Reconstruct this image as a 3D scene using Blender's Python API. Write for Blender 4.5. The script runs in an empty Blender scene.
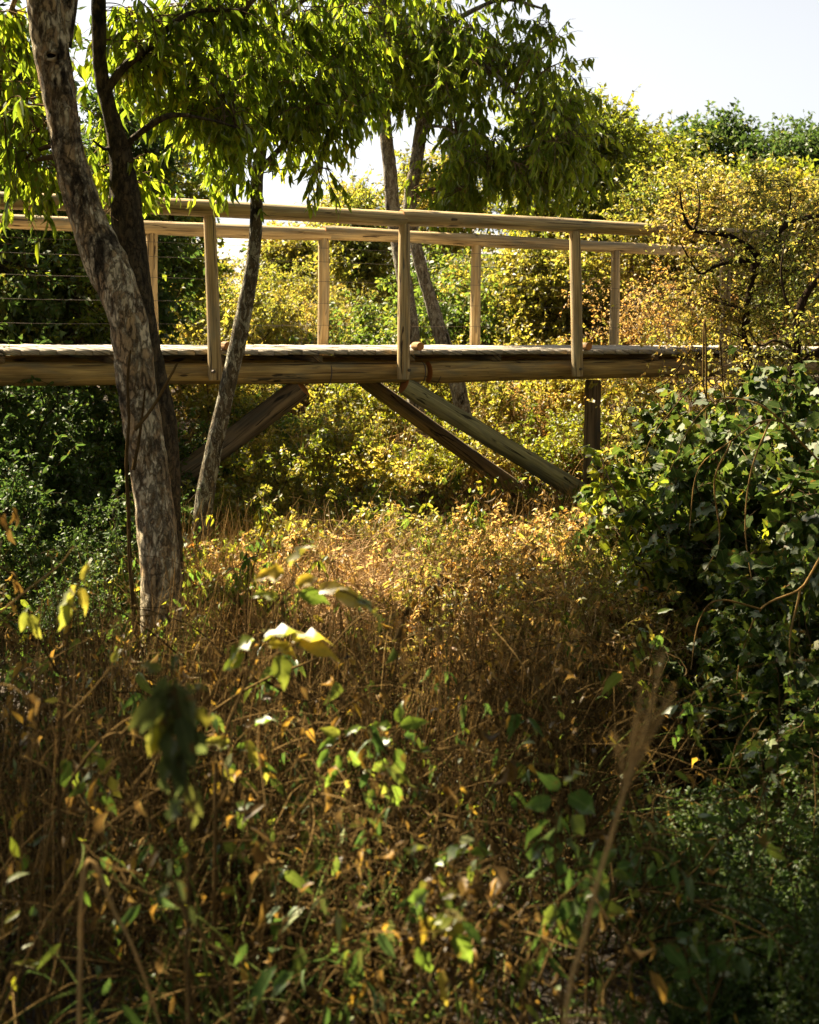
import bpy, math, random
import numpy as np
from mathutils import Vector

rng = np.random.default_rng(7)
scene = bpy.context.scene
COL = scene.collection
F, HY, CX, ZC = 1300.0, 308.0, 409.5, 1.75          # focal length in pixels, horizon row, centre column, eye height


def at(px, py, Y):
    return np.array([(px - CX) / F * Y, Y, ZC + (HY - py) / F * Y])


def sm(t):
    t = np.clip(t, 0, 1)
    return t * t * (3 - 2 * t)


SUN = np.array([-.51, .41, .755]); SUN = SUN / np.linalg.norm(SUN)
GAPS = []                                            # (point, radius): openings cut in unseen crown leaves to let sun reach the point


def gap(px, py, Y, r):
    GAPS.append((at(px, py, Y), r))


for q in ((400, 575, 7.0, .85), (520, 600, 6.6, .6), (320, 560, 8.0, .6), (440, 630, 6.0, .35), (270, 470, 12.5, .8), (400, 450, 12.8, .7), (520, 430, 13.2, .8), (360, 500, 11, .5),
          (300, 600, 2.6, .22), (275, 650, 2.6, .2), (395, 745, 2.8, .14), (345, 760, 2.8, .10), (72, 600, 2.7, .12), (172, 700, 1.75, .13), (640, 740, 1.55, .05), (566, 820, 2.5, .07), (10, 540, 3.2, .08), (455, 870, 2.6, .06), (240, 770, 2.9, .06),
          (570, 870, 2.5, .03), (55, 60, 5.95, .25), (65, 130, 5.95, .3), (85, 200, 5.95, .25), (120, 290, 5.95, .2), (140, 400, 5.95, .16), (152, 480, 5.95, .10), (330, 640, 5.7, .5), (450, 650, 5.6, .5), (560, 640, 5.8, .45), (250, 600, 6.5, .45), (400, 560, 8, 1.0), (300, 520, 9, .8), (480, 500, 9.5, .9), (560, 540, 8, .7), (510, 590, 7, .6), (400, 430, 13.2, 1.0), (300, 420, 13.2, 1.0), (560, 420, 13.5, 1.0), (300, 217, 9.5, .4), (480, 222, 10.0, .5), (640, 228, 10.8, .5), (300, 370, 9.5, .35), (500, 370, 10.2, .35), (500, 440, 10.5, .3),
          (690, 440, 7.6, .4), (760, 450, 7.3, .3), (680, 560, 7.2, .14), (60, 290, 12, .7), (20, 260, 11.5, .4), (60, 450, 8.6, .35), (100, 560, 7.5, .25), (20, 520, 8, .2), (620, 520, 7.0, .15), (90, 250, 6, .08), (110, 350, 6, .05), (45, 30, 6, .07), (160, 560, 6, .05), (230, 380, 8.3, .08), (245, 300, 8.3, .10), (215, 460, 8.3, .08), (200, 545, 8.3, .06), (250, 460, 10.8, .4)):
    gap(*q)
_gr = np.random.default_rng(31)
for _ in range(60):
    gap(_gr.uniform(-60, 430), _gr.uniform(640, 800), _gr.uniform(2.4, 4.8), _gr.uniform(.04, .18))
for _ in range(14):
    gap(_gr.uniform(-60, 430), _gr.uniform(800, 980), _gr.uniform(2.2, 3.6), _gr.uniform(.02, .06))
for _ in range(14):
    gap(_gr.uniform(470, 640), _gr.uniform(660, 960), _gr.uniform(2.4, 4.6), _gr.uniform(.02, .06))


def in_gap(P):
    m = np.zeros(len(P), bool)
    for p, r in GAPS:
        v = P - p; t = v @ SUN
        hid = (P[:, 2] > ZC + HY / F * P[:, 1] + .1) | (np.abs(P[:, 0]) > .33 * P[:, 1] + .1)
        m |= hid & (t > .25) & ((v * v).sum(1) - t * t < r * r)
    return m


# ------------------------------------------------------------------ terrain
_gy = [-30, 1.5, 3, 5, 8, 12.3, 14, 18, 24, 34, 60, 120, 4000]
_gz = [.35, .3, .15, -.05, -.1, -.12, .2, 1.2, 1.75, 2.1, 2.2, .5, 0.]


def ground_z(x, y):
    x = np.asarray(x, float); y = np.asarray(y, float)
    z = np.interp(y, _gy, _gz)
    z = z + .95 * sm((x - 2.0) / 1.3) * sm((y - 8.6) / 2.4) * (1 - sm((y - 20) / 15))
    z = z + 1.1 * sm((-3.2 - x) / 3) * sm((y - 7) / 3) * (1 - sm((y - 20) / 15))
    z = z - .55 * np.exp(-((x - 1.9) / 1.1) ** 2 - ((y - 5.2) / 2.0) ** 2)
    z = z + .05 * np.sin(x * 1.7 + y * .9) * np.sin(y * 1.3 - x * .6) * np.exp(-np.abs(y) / 60)
    return z


# ------------------------------------------------------------------ mesh builder
class MB:
    def __init__(s):
        s.v, s.l, s.c, s.r, s.uv, s.n = [], [], [], [], [], 0

    def add(s, V, faces, rnd=0.0, uv=None):
        V = np.asarray(V, float).reshape(-1, 3)
        if isinstance(faces, np.ndarray):
            nf, k = faces.shape
            s.l.append((faces + s.n).ravel()); s.c.append(np.full(nf, k, np.int32))
            if uv is None: uv = np.zeros((nf * k, 2))
        else:
            nf = len(faces)
            s.l.append(np.concatenate([np.asarray(f) for f in faces]) + s.n)
            s.c.append(np.array([len(f) for f in faces], np.int32))
            if uv is None: uv = np.zeros((sum(len(f) for f in faces), 2))
        s.uv.append(np.asarray(uv).reshape(-1, 2))
        s.r.append(np.broadcast_to(np.asarray(rnd, float), (nf,)))
        s.v.append(V); s.n += len(V)

    def build(s, name, mat, parent=None, smooth=True, origin=None):
        V = np.concatenate(s.v)
        if origin is not None:
            V = V - np.asarray(origin)
        L = np.concatenate(s.l).astype(np.int32); Cn = np.concatenate(s.c)
        me = bpy.data.meshes.new(name)
        me.vertices.add(len(V)); me.vertices.foreach_set('co', V.astype(np.float32).ravel())
        me.loops.add(len(L)); me.loops.foreach_set('vertex_index', L)
        me.polygons.add(len(Cn))
        st = np.zeros(len(Cn), np.int32); st[1:] = np.cumsum(Cn)[:-1]
        me.polygons.foreach_set('loop_start', st)
        me.polygons.foreach_set('loop_total', Cn)
        if smooth:
            me.polygons.foreach_set('use_smooth', np.ones(len(Cn), bool))
        a = me.attributes.new('rnd', 'FLOAT', 'FACE')
        a.data.foreach_set('value', np.concatenate(s.r).astype(np.float32))
        u = me.uv_layers.new(name='UVMap')
        u.data.foreach_set('uv', np.concatenate(s.uv).astype(np.float32).ravel())
        me.update(calc_edges=True)
        me.materials.append(mat)
        o = bpy.data.objects.new(name, me); COL.objects.link(o)
        if parent is not None:
            o.parent = parent
        return o


def unit(v):
    return v / np.maximum(np.linalg.norm(v, axis=-1, keepdims=True), 1e-9)


# fine value noise from summed sines, for sculpting
_nr = np.random.default_rng(3)
_ND = _nr.normal(size=(24, 3)); _NP = _nr.uniform(0, 6.28, 24)


def noise3(P, f):
    P = np.asarray(P, float)
    q = P @ (unit(_ND).T * f * (0.7 + .6 * np.linspace(0, 1, 24))) + _NP
    return np.sin(q).sum(-1) / 5.0


def tubes(mb, P, R, S=4, rnd=None, cap=False, disp=None):
    """P (N,K,3) centre lines, R (N,K) radii"""
    P = np.asarray(P, float); R = np.asarray(R, float)
    N, K, _ = P.shape
    T = unit(np.gradient(P, axis=1))
    ref = np.where(np.abs(T[:, :1, 2:3]) > .8, np.array([[[1., 0.13, 0]]]), np.array([[[0., 0, 1.]]]))
    ref = np.broadcast_to(ref, T.shape)
    A = unit(np.cross(T, ref)); B = np.cross(T, A)
    th = np.arange(S) / S * 2 * np.pi
    off = np.cos(th)[:, None] * A[:, :, None, :] + np.sin(th)[:, None] * B[:, :, None, :]
    RR = R[:, :, None, None]
    if disp is not None:
        RR = RR * (1 + disp(P[:, :, None, :] + RR * off, th)[..., None])
    V = P[:, :, None, :] + RR * off
    idx = np.arange(N * K * S).reshape(N, K, S)
    a = idx[:, :-1, :]; b = np.roll(a, -1, 2); d = idx[:, 1:, :]; c = np.roll(d, -1, 2)
    Fc = np.stack([a, b, c, d], -1).reshape(-1, 4)
    seg = np.linalg.norm(np.diff(P, axis=1), axis=2)
    ln = np.concatenate([np.zeros((N, 1)), np.cumsum(seg, 1)], 1)
    u0 = np.arange(S) / S; u1 = (np.arange(S) + 1) / S
    v0 = ln[:, :-1, None]; v1 = ln[:, 1:, None]
    o = np.zeros((N, K - 1, S))
    uv = np.stack([np.stack([o + u0, o + v0], -1), np.stack([o + u1, o + v0], -1),
                   np.stack([o + u1, o + v1], -1), np.stack([o + u0, o + v1], -1)], 3)
    if rnd is None:
        rnd = rng.random(N)
    r = np.repeat(np.broadcast_to(rnd, (N,)), (K - 1) * S)
    mb.add(V, Fc, r, uv)
    if cap:
        base = mb.n - N * K * S
        for n in range(N):
            for k, fl in ((0, True), (K - 1, False)):
                ring = V[n, k]
                cen = ring.mean(0)
                W = np.vstack([ring, cen[None]])
                f = np.array([[i, (i + 1) % S, S] if not fl else [(i + 1) % S, i, S] for i in range(S)])
                uvc = np.zeros((S * 3, 2)); uvc[:, 0] = .5; uvc[:, 1] = -3.
                mb.add(W, f, 1.0, uvc)


def catmull(pts, n):
    pts = np.asarray(pts, float)
    K = len(pts)
    p = np.vstack([2 * pts[:1] - pts[1:2], pts, 2 * pts[-1:] - pts[-2:-1]])
    t = np.linspace(0, K - 1 - 1e-6, n); i = t.astype(int); f = (t - i)[:, None]
    a, b, c, d = p[i], p[i + 1], p[i + 2], p[i + 3]
    return .5 * (2 * b + (c - a) * f + (2 * a - 5 * b + 4 * c - d) * f ** 2 + (3 * b - a - 3 * c + d) * f ** 3)


def grow(r, S, D, Ln, K=6, wig=.2, grav=0.0):
    """random walks: start S (N,3), direction D, length Ln (N)"""
    N = len(S)
    P = np.zeros((N, K, 3)); P[:, 0] = S
    d = unit(D)
    st = (np.asarray(Ln) / (K - 1))[:, None]
    for k in range(1, K):
        d = unit(d + r.normal(size=(N, 3)) * wig + np.array([0, 0, -1.]) * grav)
        P[:, k] = P[:, k - 1] + d * st
    return P


def pick(r, P, n, t0=.2, t1=1.0):
    """n random points with tangents on the paths P"""
    N, K, _ = P.shape
    i = r.integers(0, N, n); t = r.uniform(t0, t1, n) * (K - 1) * .9999
    k = np.minimum(t.astype(int), K - 2); f = (t - k)[:, None]
    a = P[i, k]; b = P[i, k + 1]
    return a + (b - a) * f, unit(b - a), i


# leaf templates: x along, y across, z out of the blade
RHOMB = (np.array([[0, 0, 0], [.42, .5, .10], [1, 0, -.12], [.42, -.5, .10]]), [[0, 3, 2, 1]])
OVAL = (np.array([[0, 0, 0], [.28, .42, .07], [.7, .40, .02], [1, 0, -.12], [.7, -.40, .02], [.28, -.42, .07], [.45, 0, 0]]),
        [[0, 6, 1], [1, 6, 2], [2, 6, 3], [3, 6, 4], [4, 6, 5], [5, 6, 0]])
LANCE = (np.array([[0, 0, 0], [.25, .40, .07], [.27, 0, .015], [.25, -.40, .07], [.62, .36, -.02], [.62, 0, -.07], [.62, -.36, -.02],
                   [1, 0, -.28]]),
         [[0, 3, 2], [0, 2, 1], [2, 3, 6, 5], [1, 2, 5, 4], [5, 6, 7], [4, 5, 7]])
_wx = [.0, .12, .35, .6, .82, 1.0]; _ww = [.02, .30, .50, .42, .22, .0]
_wv = [[0, 0, 0]]
for _i in range(1, 5):
    _wv += [[_wx[_i] - .05, _ww[_i] * (1.05 if _i % 2 else .92), .10 + .07 * (-1) ** _i - .18 * _wx[_i] ** 2], [_wx[_i], 0, -.20 * _wx[_i] ** 2],
            [_wx[_i] - .02, -_ww[_i] * (.9 if _i % 2 else 1.06), .08 - .08 * (-1) ** _i - .22 * _wx[_i] ** 2]]
_wv += [[1.04, .03, -.34]]
_wf = [[0, 2, 1], [0, 3, 2]]
for _i in range(3):
    _a = 1 + 3 * _i
    _wf += [[_a, _a + 1, _a + 4, _a + 3], [_a + 1, _a + 2, _a + 5, _a + 4]]
_wf += [[10, 11, 13], [11, 12, 13]]
WAVY = (np.array(_wv), _wf)
CURL = (np.array([[0, 0, 0], [.25, .34, .16], [.27, 0, .0], [.25, -.30, .20], [.6, .36, .10], [.62, 0, -.14], [.62, -.32, .16],
                  [.86, 0, -.45]]),
        [[0, 3, 2], [0, 2, 1], [2, 3, 6, 5], [1, 2, 5, 4], [5, 6, 7], [4, 5, 7]])
LOBED = (np.array([[0, 0, 0], [-.10, .30, .03], [.12, .55, .0], [.38, .38, .05], [.62, .46, -.03], [.72, .2, .03], [1, 0, -.14],
                   [.72, -.2, .03], [.62, -.46, -.03], [.38, -.38, .05], [.12, -.55, .0], [-.10, -.30, .03], [.4, 0, -.01]]),
         [[12, 0, 11], [12, 11, 10], [12, 10, 9], [12, 9, 8], [12, 8, 7], [12, 7, 6], [12, 6, 5], [12, 5, 4], [12, 4, 3], [12, 3, 2],
          [12, 2, 1], [12, 1, 0]])


def leaves(mb, r, P, D, L, W, tmpl, up=None, njit=.6, rnd=None, Lj=.45):
    """P positions, D blade directions, L length, W width/length"""
    T, fc = tmpl
    n = len(P); D = unit(D)
    if up is None:
        up = np.broadcast_to(np.array([0, 0, 1.]), (n, 3))
    N0 = up + r.normal(size=(n, 3)) * njit
    Sd = unit(np.cross(D, N0) + 1e-4)
    N1 = np.cross(Sd, D)
    s = L * (1 + r.uniform(-Lj, Lj, n)); w = s * W * r.uniform(.75, 1.25, n)
    cu = s * r.uniform(.2, 1.7, n)
    V = (P[:, None] + T[None, :, 0, None] * (s[:, None] * D)[:, None] + T[None, :, 1, None] * (w[:, None] * Sd)[:, None]
         + T[None, :, 2, None] * (cu[:, None] * N1)[:, None])
    nv = len(T)
    if rnd is None:
        rnd = r.random(n)
    base = (np.arange(n) * nv)[:, None]
    by = {}
    for f in fc: by.setdefault(len(f), []).append(f)
    first = True
    for k, fl in by.items():
        fa = np.array(fl)
        Fc = (base[:, None, :] + fa[None]).reshape(-1, k)
        uv = np.broadcast_to(T[fa][..., :2], (n,) + T[fa][..., :2].shape).reshape(-1, 2)
        rr = np.repeat(rnd, len(fa))
        if first:
            mb.add(V.reshape(-1, 3), Fc, rr, uv); first = False
        else:
            n0 = mb.n; mb.n = n0 - n * nv
            mb.l.append((Fc + mb.n).ravel()); mb.c.append(np.full(len(Fc), k, np.int32)); mb.r.append(rr); mb.uv.append(uv)
            mb.n = n0


# ------------------------------------------------------------------ object helpers
def tag(o, label, cat, group=None, kind=None):
    o['label'] = label; o['category'] = cat
    if group: o['group'] = group
    if kind: o['kind'] = kind
    return o


def empty(name, loc, label, cat, group=None):
    o = bpy.data.objects.new(name, None); COL.objects.link(o)
    o.location = [float(q) for q in loc]; o.empty_display_size = .2
    return tag(o, label, cat, group)


def dup(root, loc, rotz=0, sc=1.0, label=None):
    r = root.copy(); COL.objects.link(r); r.location = [float(q) for q in loc]
    r.rotation_euler = (0, 0, rotz); r.scale = (sc, sc, sc) if np.isscalar(sc) else sc
    if label: r['label'] = label
    for ch in root.children:
        c = ch.copy(); COL.objects.link(c); c.parent = r
    return r


# ------------------------------------------------------------------ materials
def nt(name):
    m = bpy.data.materials.new(name); m.use_nodes = True
    t = m.node_tree; t.nodes.clear()
    return m, t, t.nodes.new, t.links.new


def ramp(t, cols, interp='LINEAR'):
    n = t.nodes.new('ShaderNodeValToRGB'); e = n.color_ramp.elements
    n.color_ramp.interpolation = interp
    while len(e) < len(cols): e.new(0.5)
    for el, (p, c) in zip(e, cols):
        el.position = p; el.color = (*c, 1)
    return n


def leaf_mat(name, cols, trans=.45, gloss=.05, rough=.4, clump=.5, cscale=1.2, hue=.0, tv=1.5):
    """per-leaf colour from the ramp, pushed along it in clumps"""
    m, t, N, Lk = nt(name)
    out = N('ShaderNodeOutputMaterial')
    at_ = N('ShaderNodeAttribute'); at_.attribute_name = 'rnd'
    tc = N('ShaderNodeTexCoord')
    nz = N('ShaderNodeTexNoise'); nz.inputs['Scale'].default_value = cscale; nz.inputs['Detail'].default_value = 2
    oi = N('ShaderNodeObjectInfo')
    add = N('ShaderNodeVectorMath'); add.operation = 'ADD'
    Lk(tc.outputs['Object'], add.inputs[0]); Lk(oi.outputs['Location'], add.inputs[1])
    Lk(add.outputs[0], nz.inputs['Vector'])
    mr = N('ShaderNodeMapRange'); mr.inputs[1].default_value = .3; mr.inputs[2].default_value = .7
    Lk(nz.outputs[0], mr.inputs[0])
    mx = N('ShaderNodeMix'); mx.inputs[0].default_value = clump
    Lk(at_.outputs['Fac'], mx.inputs[2]); Lk(mr.outputs[0], mx.inputs[3])
    r = ramp(t, cols); Lk(mx.outputs[0], r.inputs[0])
    # veins and blotches of the blade itself
    uv = N('ShaderNodeUVMap')
    b = N('ShaderNodeTexNoise'); b.inputs['Scale'].default_value = 60; b.inputs['Detail'].default_value = 2
    Lk(tc.outputs['Object'], b.inputs['Vector'])
    hv = N('ShaderNodeHueSaturation'); Lk(r.outputs[0], hv.inputs['Color'])
    vr = N('ShaderNodeMapRange'); vr.inputs[3].default_value = .7; vr.inputs[4].default_value = 1.3
    Lk(b.outputs[0], vr.inputs[0]); Lk(vr.outputs[0], hv.inputs['Value'])
    # pale midrib and side veins from the blade's own uv (u along, v across)
    su = N('ShaderNodeSeparateXYZ'); Lk(uv.outputs[0], su.inputs[0])
    ab = N('ShaderNodeMath'); ab.operation = 'ABSOLUTE'; Lk(su.outputs[1], ab.inputs[0])
    sv = N('ShaderNodeMath'); sv.operation = 'MULTIPLY_ADD'; sv.inputs[1].default_value = -1.3; Lk(ab.outputs[0], sv.inputs[0]); Lk(su.outputs[0], sv.inputs[2])
    sn = N('ShaderNodeMath'); sn.operation = 'MULTIPLY'; sn.inputs[1].default_value = 44; Lk(sv.outputs[0], sn.inputs[0])
    ss = N('ShaderNodeMath'); ss.operation = 'SINE'; Lk(sn.outputs[0], ss.inputs[0])
    sr = N('ShaderNodeMapRange'); sr.inputs[1].default_value = .55; sr.inputs[2].default_value = 1; sr.inputs[4].default_value = .28; Lk(ss.outputs[0], sr.inputs[0])
    mr2 = N('ShaderNodeMapRange'); mr2.inputs[1].default_value = .045; mr2.inputs[2].default_value = .015; mr2.inputs[4].default_value = .5; Lk(ab.outputs[0], mr2.inputs[0])
    vm = N('ShaderNodeMath'); vm.operation = 'MAXIMUM'; Lk(sr.outputs[0], vm.inputs[0]); Lk(mr2.outputs[0], vm.inputs[1])
    vx = N('ShaderNodeMix'); vx.data_type = 'RGBA'; vx.blend_type = 'SCREEN'; Lk(vm.outputs[0], vx.inputs[0]); Lk(hv.outputs[0], vx.inputs[6])
    vx.inputs[7].default_value = (.12, .12, .04, 1)
    # brown necrotic spots and margins
    b2 = N('ShaderNodeTexNoise'); b2.inputs['Scale'].default_value = 34; b2.inputs['Detail'].default_value = 4; Lk(tc.outputs['Object'], b2.inputs['Vector'])
    eb = N('ShaderNodeMath'); eb.operation = 'MULTIPLY_ADD'; eb.inputs[1].default_value = .16; Lk(ab.outputs[0], eb.inputs[0]); Lk(b2.outputs[0], eb.inputs[2])
    sp = N('ShaderNodeMapRange'); sp.inputs[1].default_value = .63; sp.inputs[2].default_value = .70; sp.inputs[4].default_value = .7; Lk(eb.outputs[0], sp.inputs[0])
    sx_ = N('ShaderNodeMix'); sx_.data_type = 'RGBA'; Lk(sp.outputs[0], sx_.inputs[0]); Lk(vx.outputs[2], sx_.inputs[6]); sx_.inputs[7].default_value = (.13, .065, .02, 1)
    hv = sx_
    d = N('ShaderNodeBsdfDiffuse'); tr = N('ShaderNodeBsdfTranslucent'); g = N('ShaderNodeBsdfGlossy')
    g.inputs['Roughness'].default_value = rough + .12
    Lk(hv.outputs[2], d.inputs[0])
    hs = N('ShaderNodeHueSaturation'); hs.inputs['Hue'].default_value = .5 - hue; hs.inputs['Saturation'].default_value = 1.08
    hs.inputs['Value'].default_value = tv
    Lk(hv.outputs[2], hs.inputs['Color']); Lk(hs.outputs[0], tr.inputs[0])
    m1 = N('ShaderNodeMixShader'); m1.inputs[0].default_value = trans
    Lk(d.outputs[0], m1.inputs[1]); Lk(tr.outputs[0], m1.inputs[2])
    fr = N('ShaderNodeFresnel'); fr.inputs[0].default_value = 1.4
    sc_ = N('ShaderNodeMath'); sc_.operation = 'MULTIPLY_ADD'; sc_.inputs[1].default_value = gloss * 1.9; sc_.inputs[2].default_value = 0
    Lk(fr.outputs[0], sc_.inputs[0])
    m2 = N('ShaderNodeMixShader'); Lk(sc_.outputs[0], m2.inputs[0])
    Lk(m1.outputs[0], m2.inputs[1]); Lk(g.outputs[0], m2.inputs[2])
    Lk(m2.outputs[0], out.inputs[0])
    return m


def stem_mat(name, c1, c2, trans=.0):
    m, t, N, Lk = nt(name)
    out = N('ShaderNodeOutputMaterial')
    at_ = N('ShaderNodeAttribute'); at_.attribute_name = 'rnd'
    r = ramp(t, [(0, c1), (1, c2)]); Lk(at_.outputs['Fac'], r.inputs[0])
    tc = N('ShaderNodeTexCoord')
    b = N('ShaderNodeTexNoise'); b.inputs['Scale'].default_value = 45; b.inputs['Detail'].default_value = 2
    Lk(tc.outputs['Object'], b.inputs['Vector'])
    hv = N('ShaderNodeHueSaturation'); Lk(r.outputs[0], hv.inputs['Color'])
    vr = N('ShaderNodeMapRange'); vr.inputs[3].default_value = .55; vr.inputs[4].default_value = 1.4
    Lk(b.outputs[0], vr.inputs[0]); Lk(vr.outputs[0], hv.inputs['Value'])
    d = N('ShaderNodeBsdfDiffuse'); Lk(hv.outputs[0], d.inputs[0])
    if trans:
        tr = N('ShaderNodeBsdfTranslucent'); Lk(hv.outputs[0], tr.inputs[0])
        m1 = N('ShaderNodeMixShader'); m1.inputs[0].default_value = trans
        Lk(d.outputs[0], m1.inputs[1]); Lk(tr.outputs[0], m1.inputs[2]); Lk(m1.outputs[0], out.inputs[0])
    else:
        Lk(d.outputs[0], out.inputs[0])
    return m


def bark_mat(name, dark, mid, pale, warm, pale_at=.52, scale=1.0, bump=.6):
    m, t, N, Lk = nt(name)
    out = N('ShaderNodeOutputMaterial'); p = N('ShaderNodeBsdfPrincipled'); p.inputs['Roughness'].default_value = .9
    p.inputs['Specular IOR Level'].default_value = .15
    tc = N('ShaderNodeTexCoord')
    mp = N('ShaderNodeMapping'); mp.inputs['Scale'].default_value = (1, 1, .42); Lk(tc.outputs['Object'], mp.inputs[0])

    def noise(s, d=5, v=None, dist=0.0, rough=.6):
        n = N('ShaderNodeTexNoise'); n.inputs['Scale'].default_value = s * scale; n.inputs['Detail'].default_value = d
        n.inputs['Distortion'].default_value = dist; n.inputs['Roughness'].default_value = rough
        Lk((v or mp.outputs[0]), n.inputs['Vector']); return n
    vo = N('ShaderNodeTexVoronoi'); vo.feature = 'DISTANCE_TO_EDGE'; vo.inputs['Scale'].default_value = 26 * scale
    wn = noise(11, 6, rough=.7); wv = N('ShaderNodeMix'); wv.data_type = 'VECTOR'; wv.inputs[0].default_value = .13
    Lk(mp.outputs[0], wv.inputs[4]); Lk(wn.outputs[1], wv.inputs[5]); Lk(wv.outputs[1], vo.inputs['Vector'])
    ck = ramp(t, [(.0, (0, 0, 0)), (.10, (1, 1, 1))]); Lk(vo.outputs[0], ck.inputs[0])
    n1 = noise(22, 8, dist=.5, rough=.68); n2 = noise(15, 9, dist=.6, rough=.74); n3 = noise(3.2, 4); n4 = noise(55, 4)
    base = ramp(t, [(.32, dark), (.5, mid), (.7, warm)]); Lk(n1.outputs[0], base.inputs[0])
    # pale lichen crusts with crisp edges
    pm = ramp(t, [(pale_at, (0, 0, 0)), (pale_at + .035, (1, 1, 1))]); Lk(n2.outputs[0], pm.inputs[0])
    mx = N('ShaderNodeMix'); mx.data_type = 'RGBA'; Lk(pm.outputs[0], mx.inputs[0]); Lk(base.outputs[0], mx.inputs[6])
    pc = ramp(t, [(.3, tuple(c * .55 for c in pale)), (.65, pale)]); Lk(n4.outputs[0], pc.inputs[0]); Lk(pc.outputs[0], mx.inputs[7])
    # dark moss and wet stains
    dm = ramp(t, [(.57, (0, 0, 0)), (.63, (1, 1, 1))]); Lk(n3.outputs[0], dm.inputs[0])
    n5 = noise(20, 5)
    dmm = N('ShaderNodeMath'); dmm.operation = 'MULTIPLY'
    d5 = ramp(t, [(.42, (0, 0, 0)), (.52, (1, 1, 1))]); Lk(n5.outputs[0], d5.inputs[0])
    Lk(dm.outputs[0], dmm.inputs[0]); Lk(d5.outputs[0], dmm.inputs[1])
    mx2 = N('ShaderNodeMix'); mx2.data_type = 'RGBA'; Lk(dmm.outputs[0], mx2.inputs[0]); Lk(mx.outputs[2], mx2.inputs[6])
    mx2.inputs[7].default_value = (*[c * .7 for c in dark], 1)
    ckm = N('ShaderNodeMix'); ckm.data_type = 'RGBA'; ckm.blend_type = 'MULTIPLY'; ckm.inputs[0].default_value = .55
    Lk(mx2.outputs[2], ckm.inputs[6]); Lk(ck.outputs[0], ckm.inputs[7])
    Lk(ckm.outputs[2], p.inputs['Base Color'])
    hsum = N('ShaderNodeMath'); hsum.operation = 'ADD'; Lk(n1.outputs[0], hsum.inputs[0])
    h2 = N('ShaderNodeMath'); h2.operation = 'MULTIPLY'; h2.inputs[1].default_value = .35; Lk(pm.outputs[0], h2.inputs[0])
    h3 = N('ShaderNodeMath'); h3.operation = 'MULTIPLY_ADD'; h3.inputs[1].default_value = .8; Lk(ck.outputs[0], h3.inputs[0]); Lk(h2.outputs[0], h3.inputs[2])
    Lk(h3.outputs[0], hsum.inputs[1])
    bm_ = N('ShaderNodeBump'); bm_.inputs['Strength'].default_value = bump; bm_.inputs['Distance'].default_value = .03
    Lk(hsum.outputs[0], bm_.inputs['Height']); Lk(bm_.outputs[0], p.inputs['Normal'])
    Lk(p.outputs[0], out.inputs[0])
    return m


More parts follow.
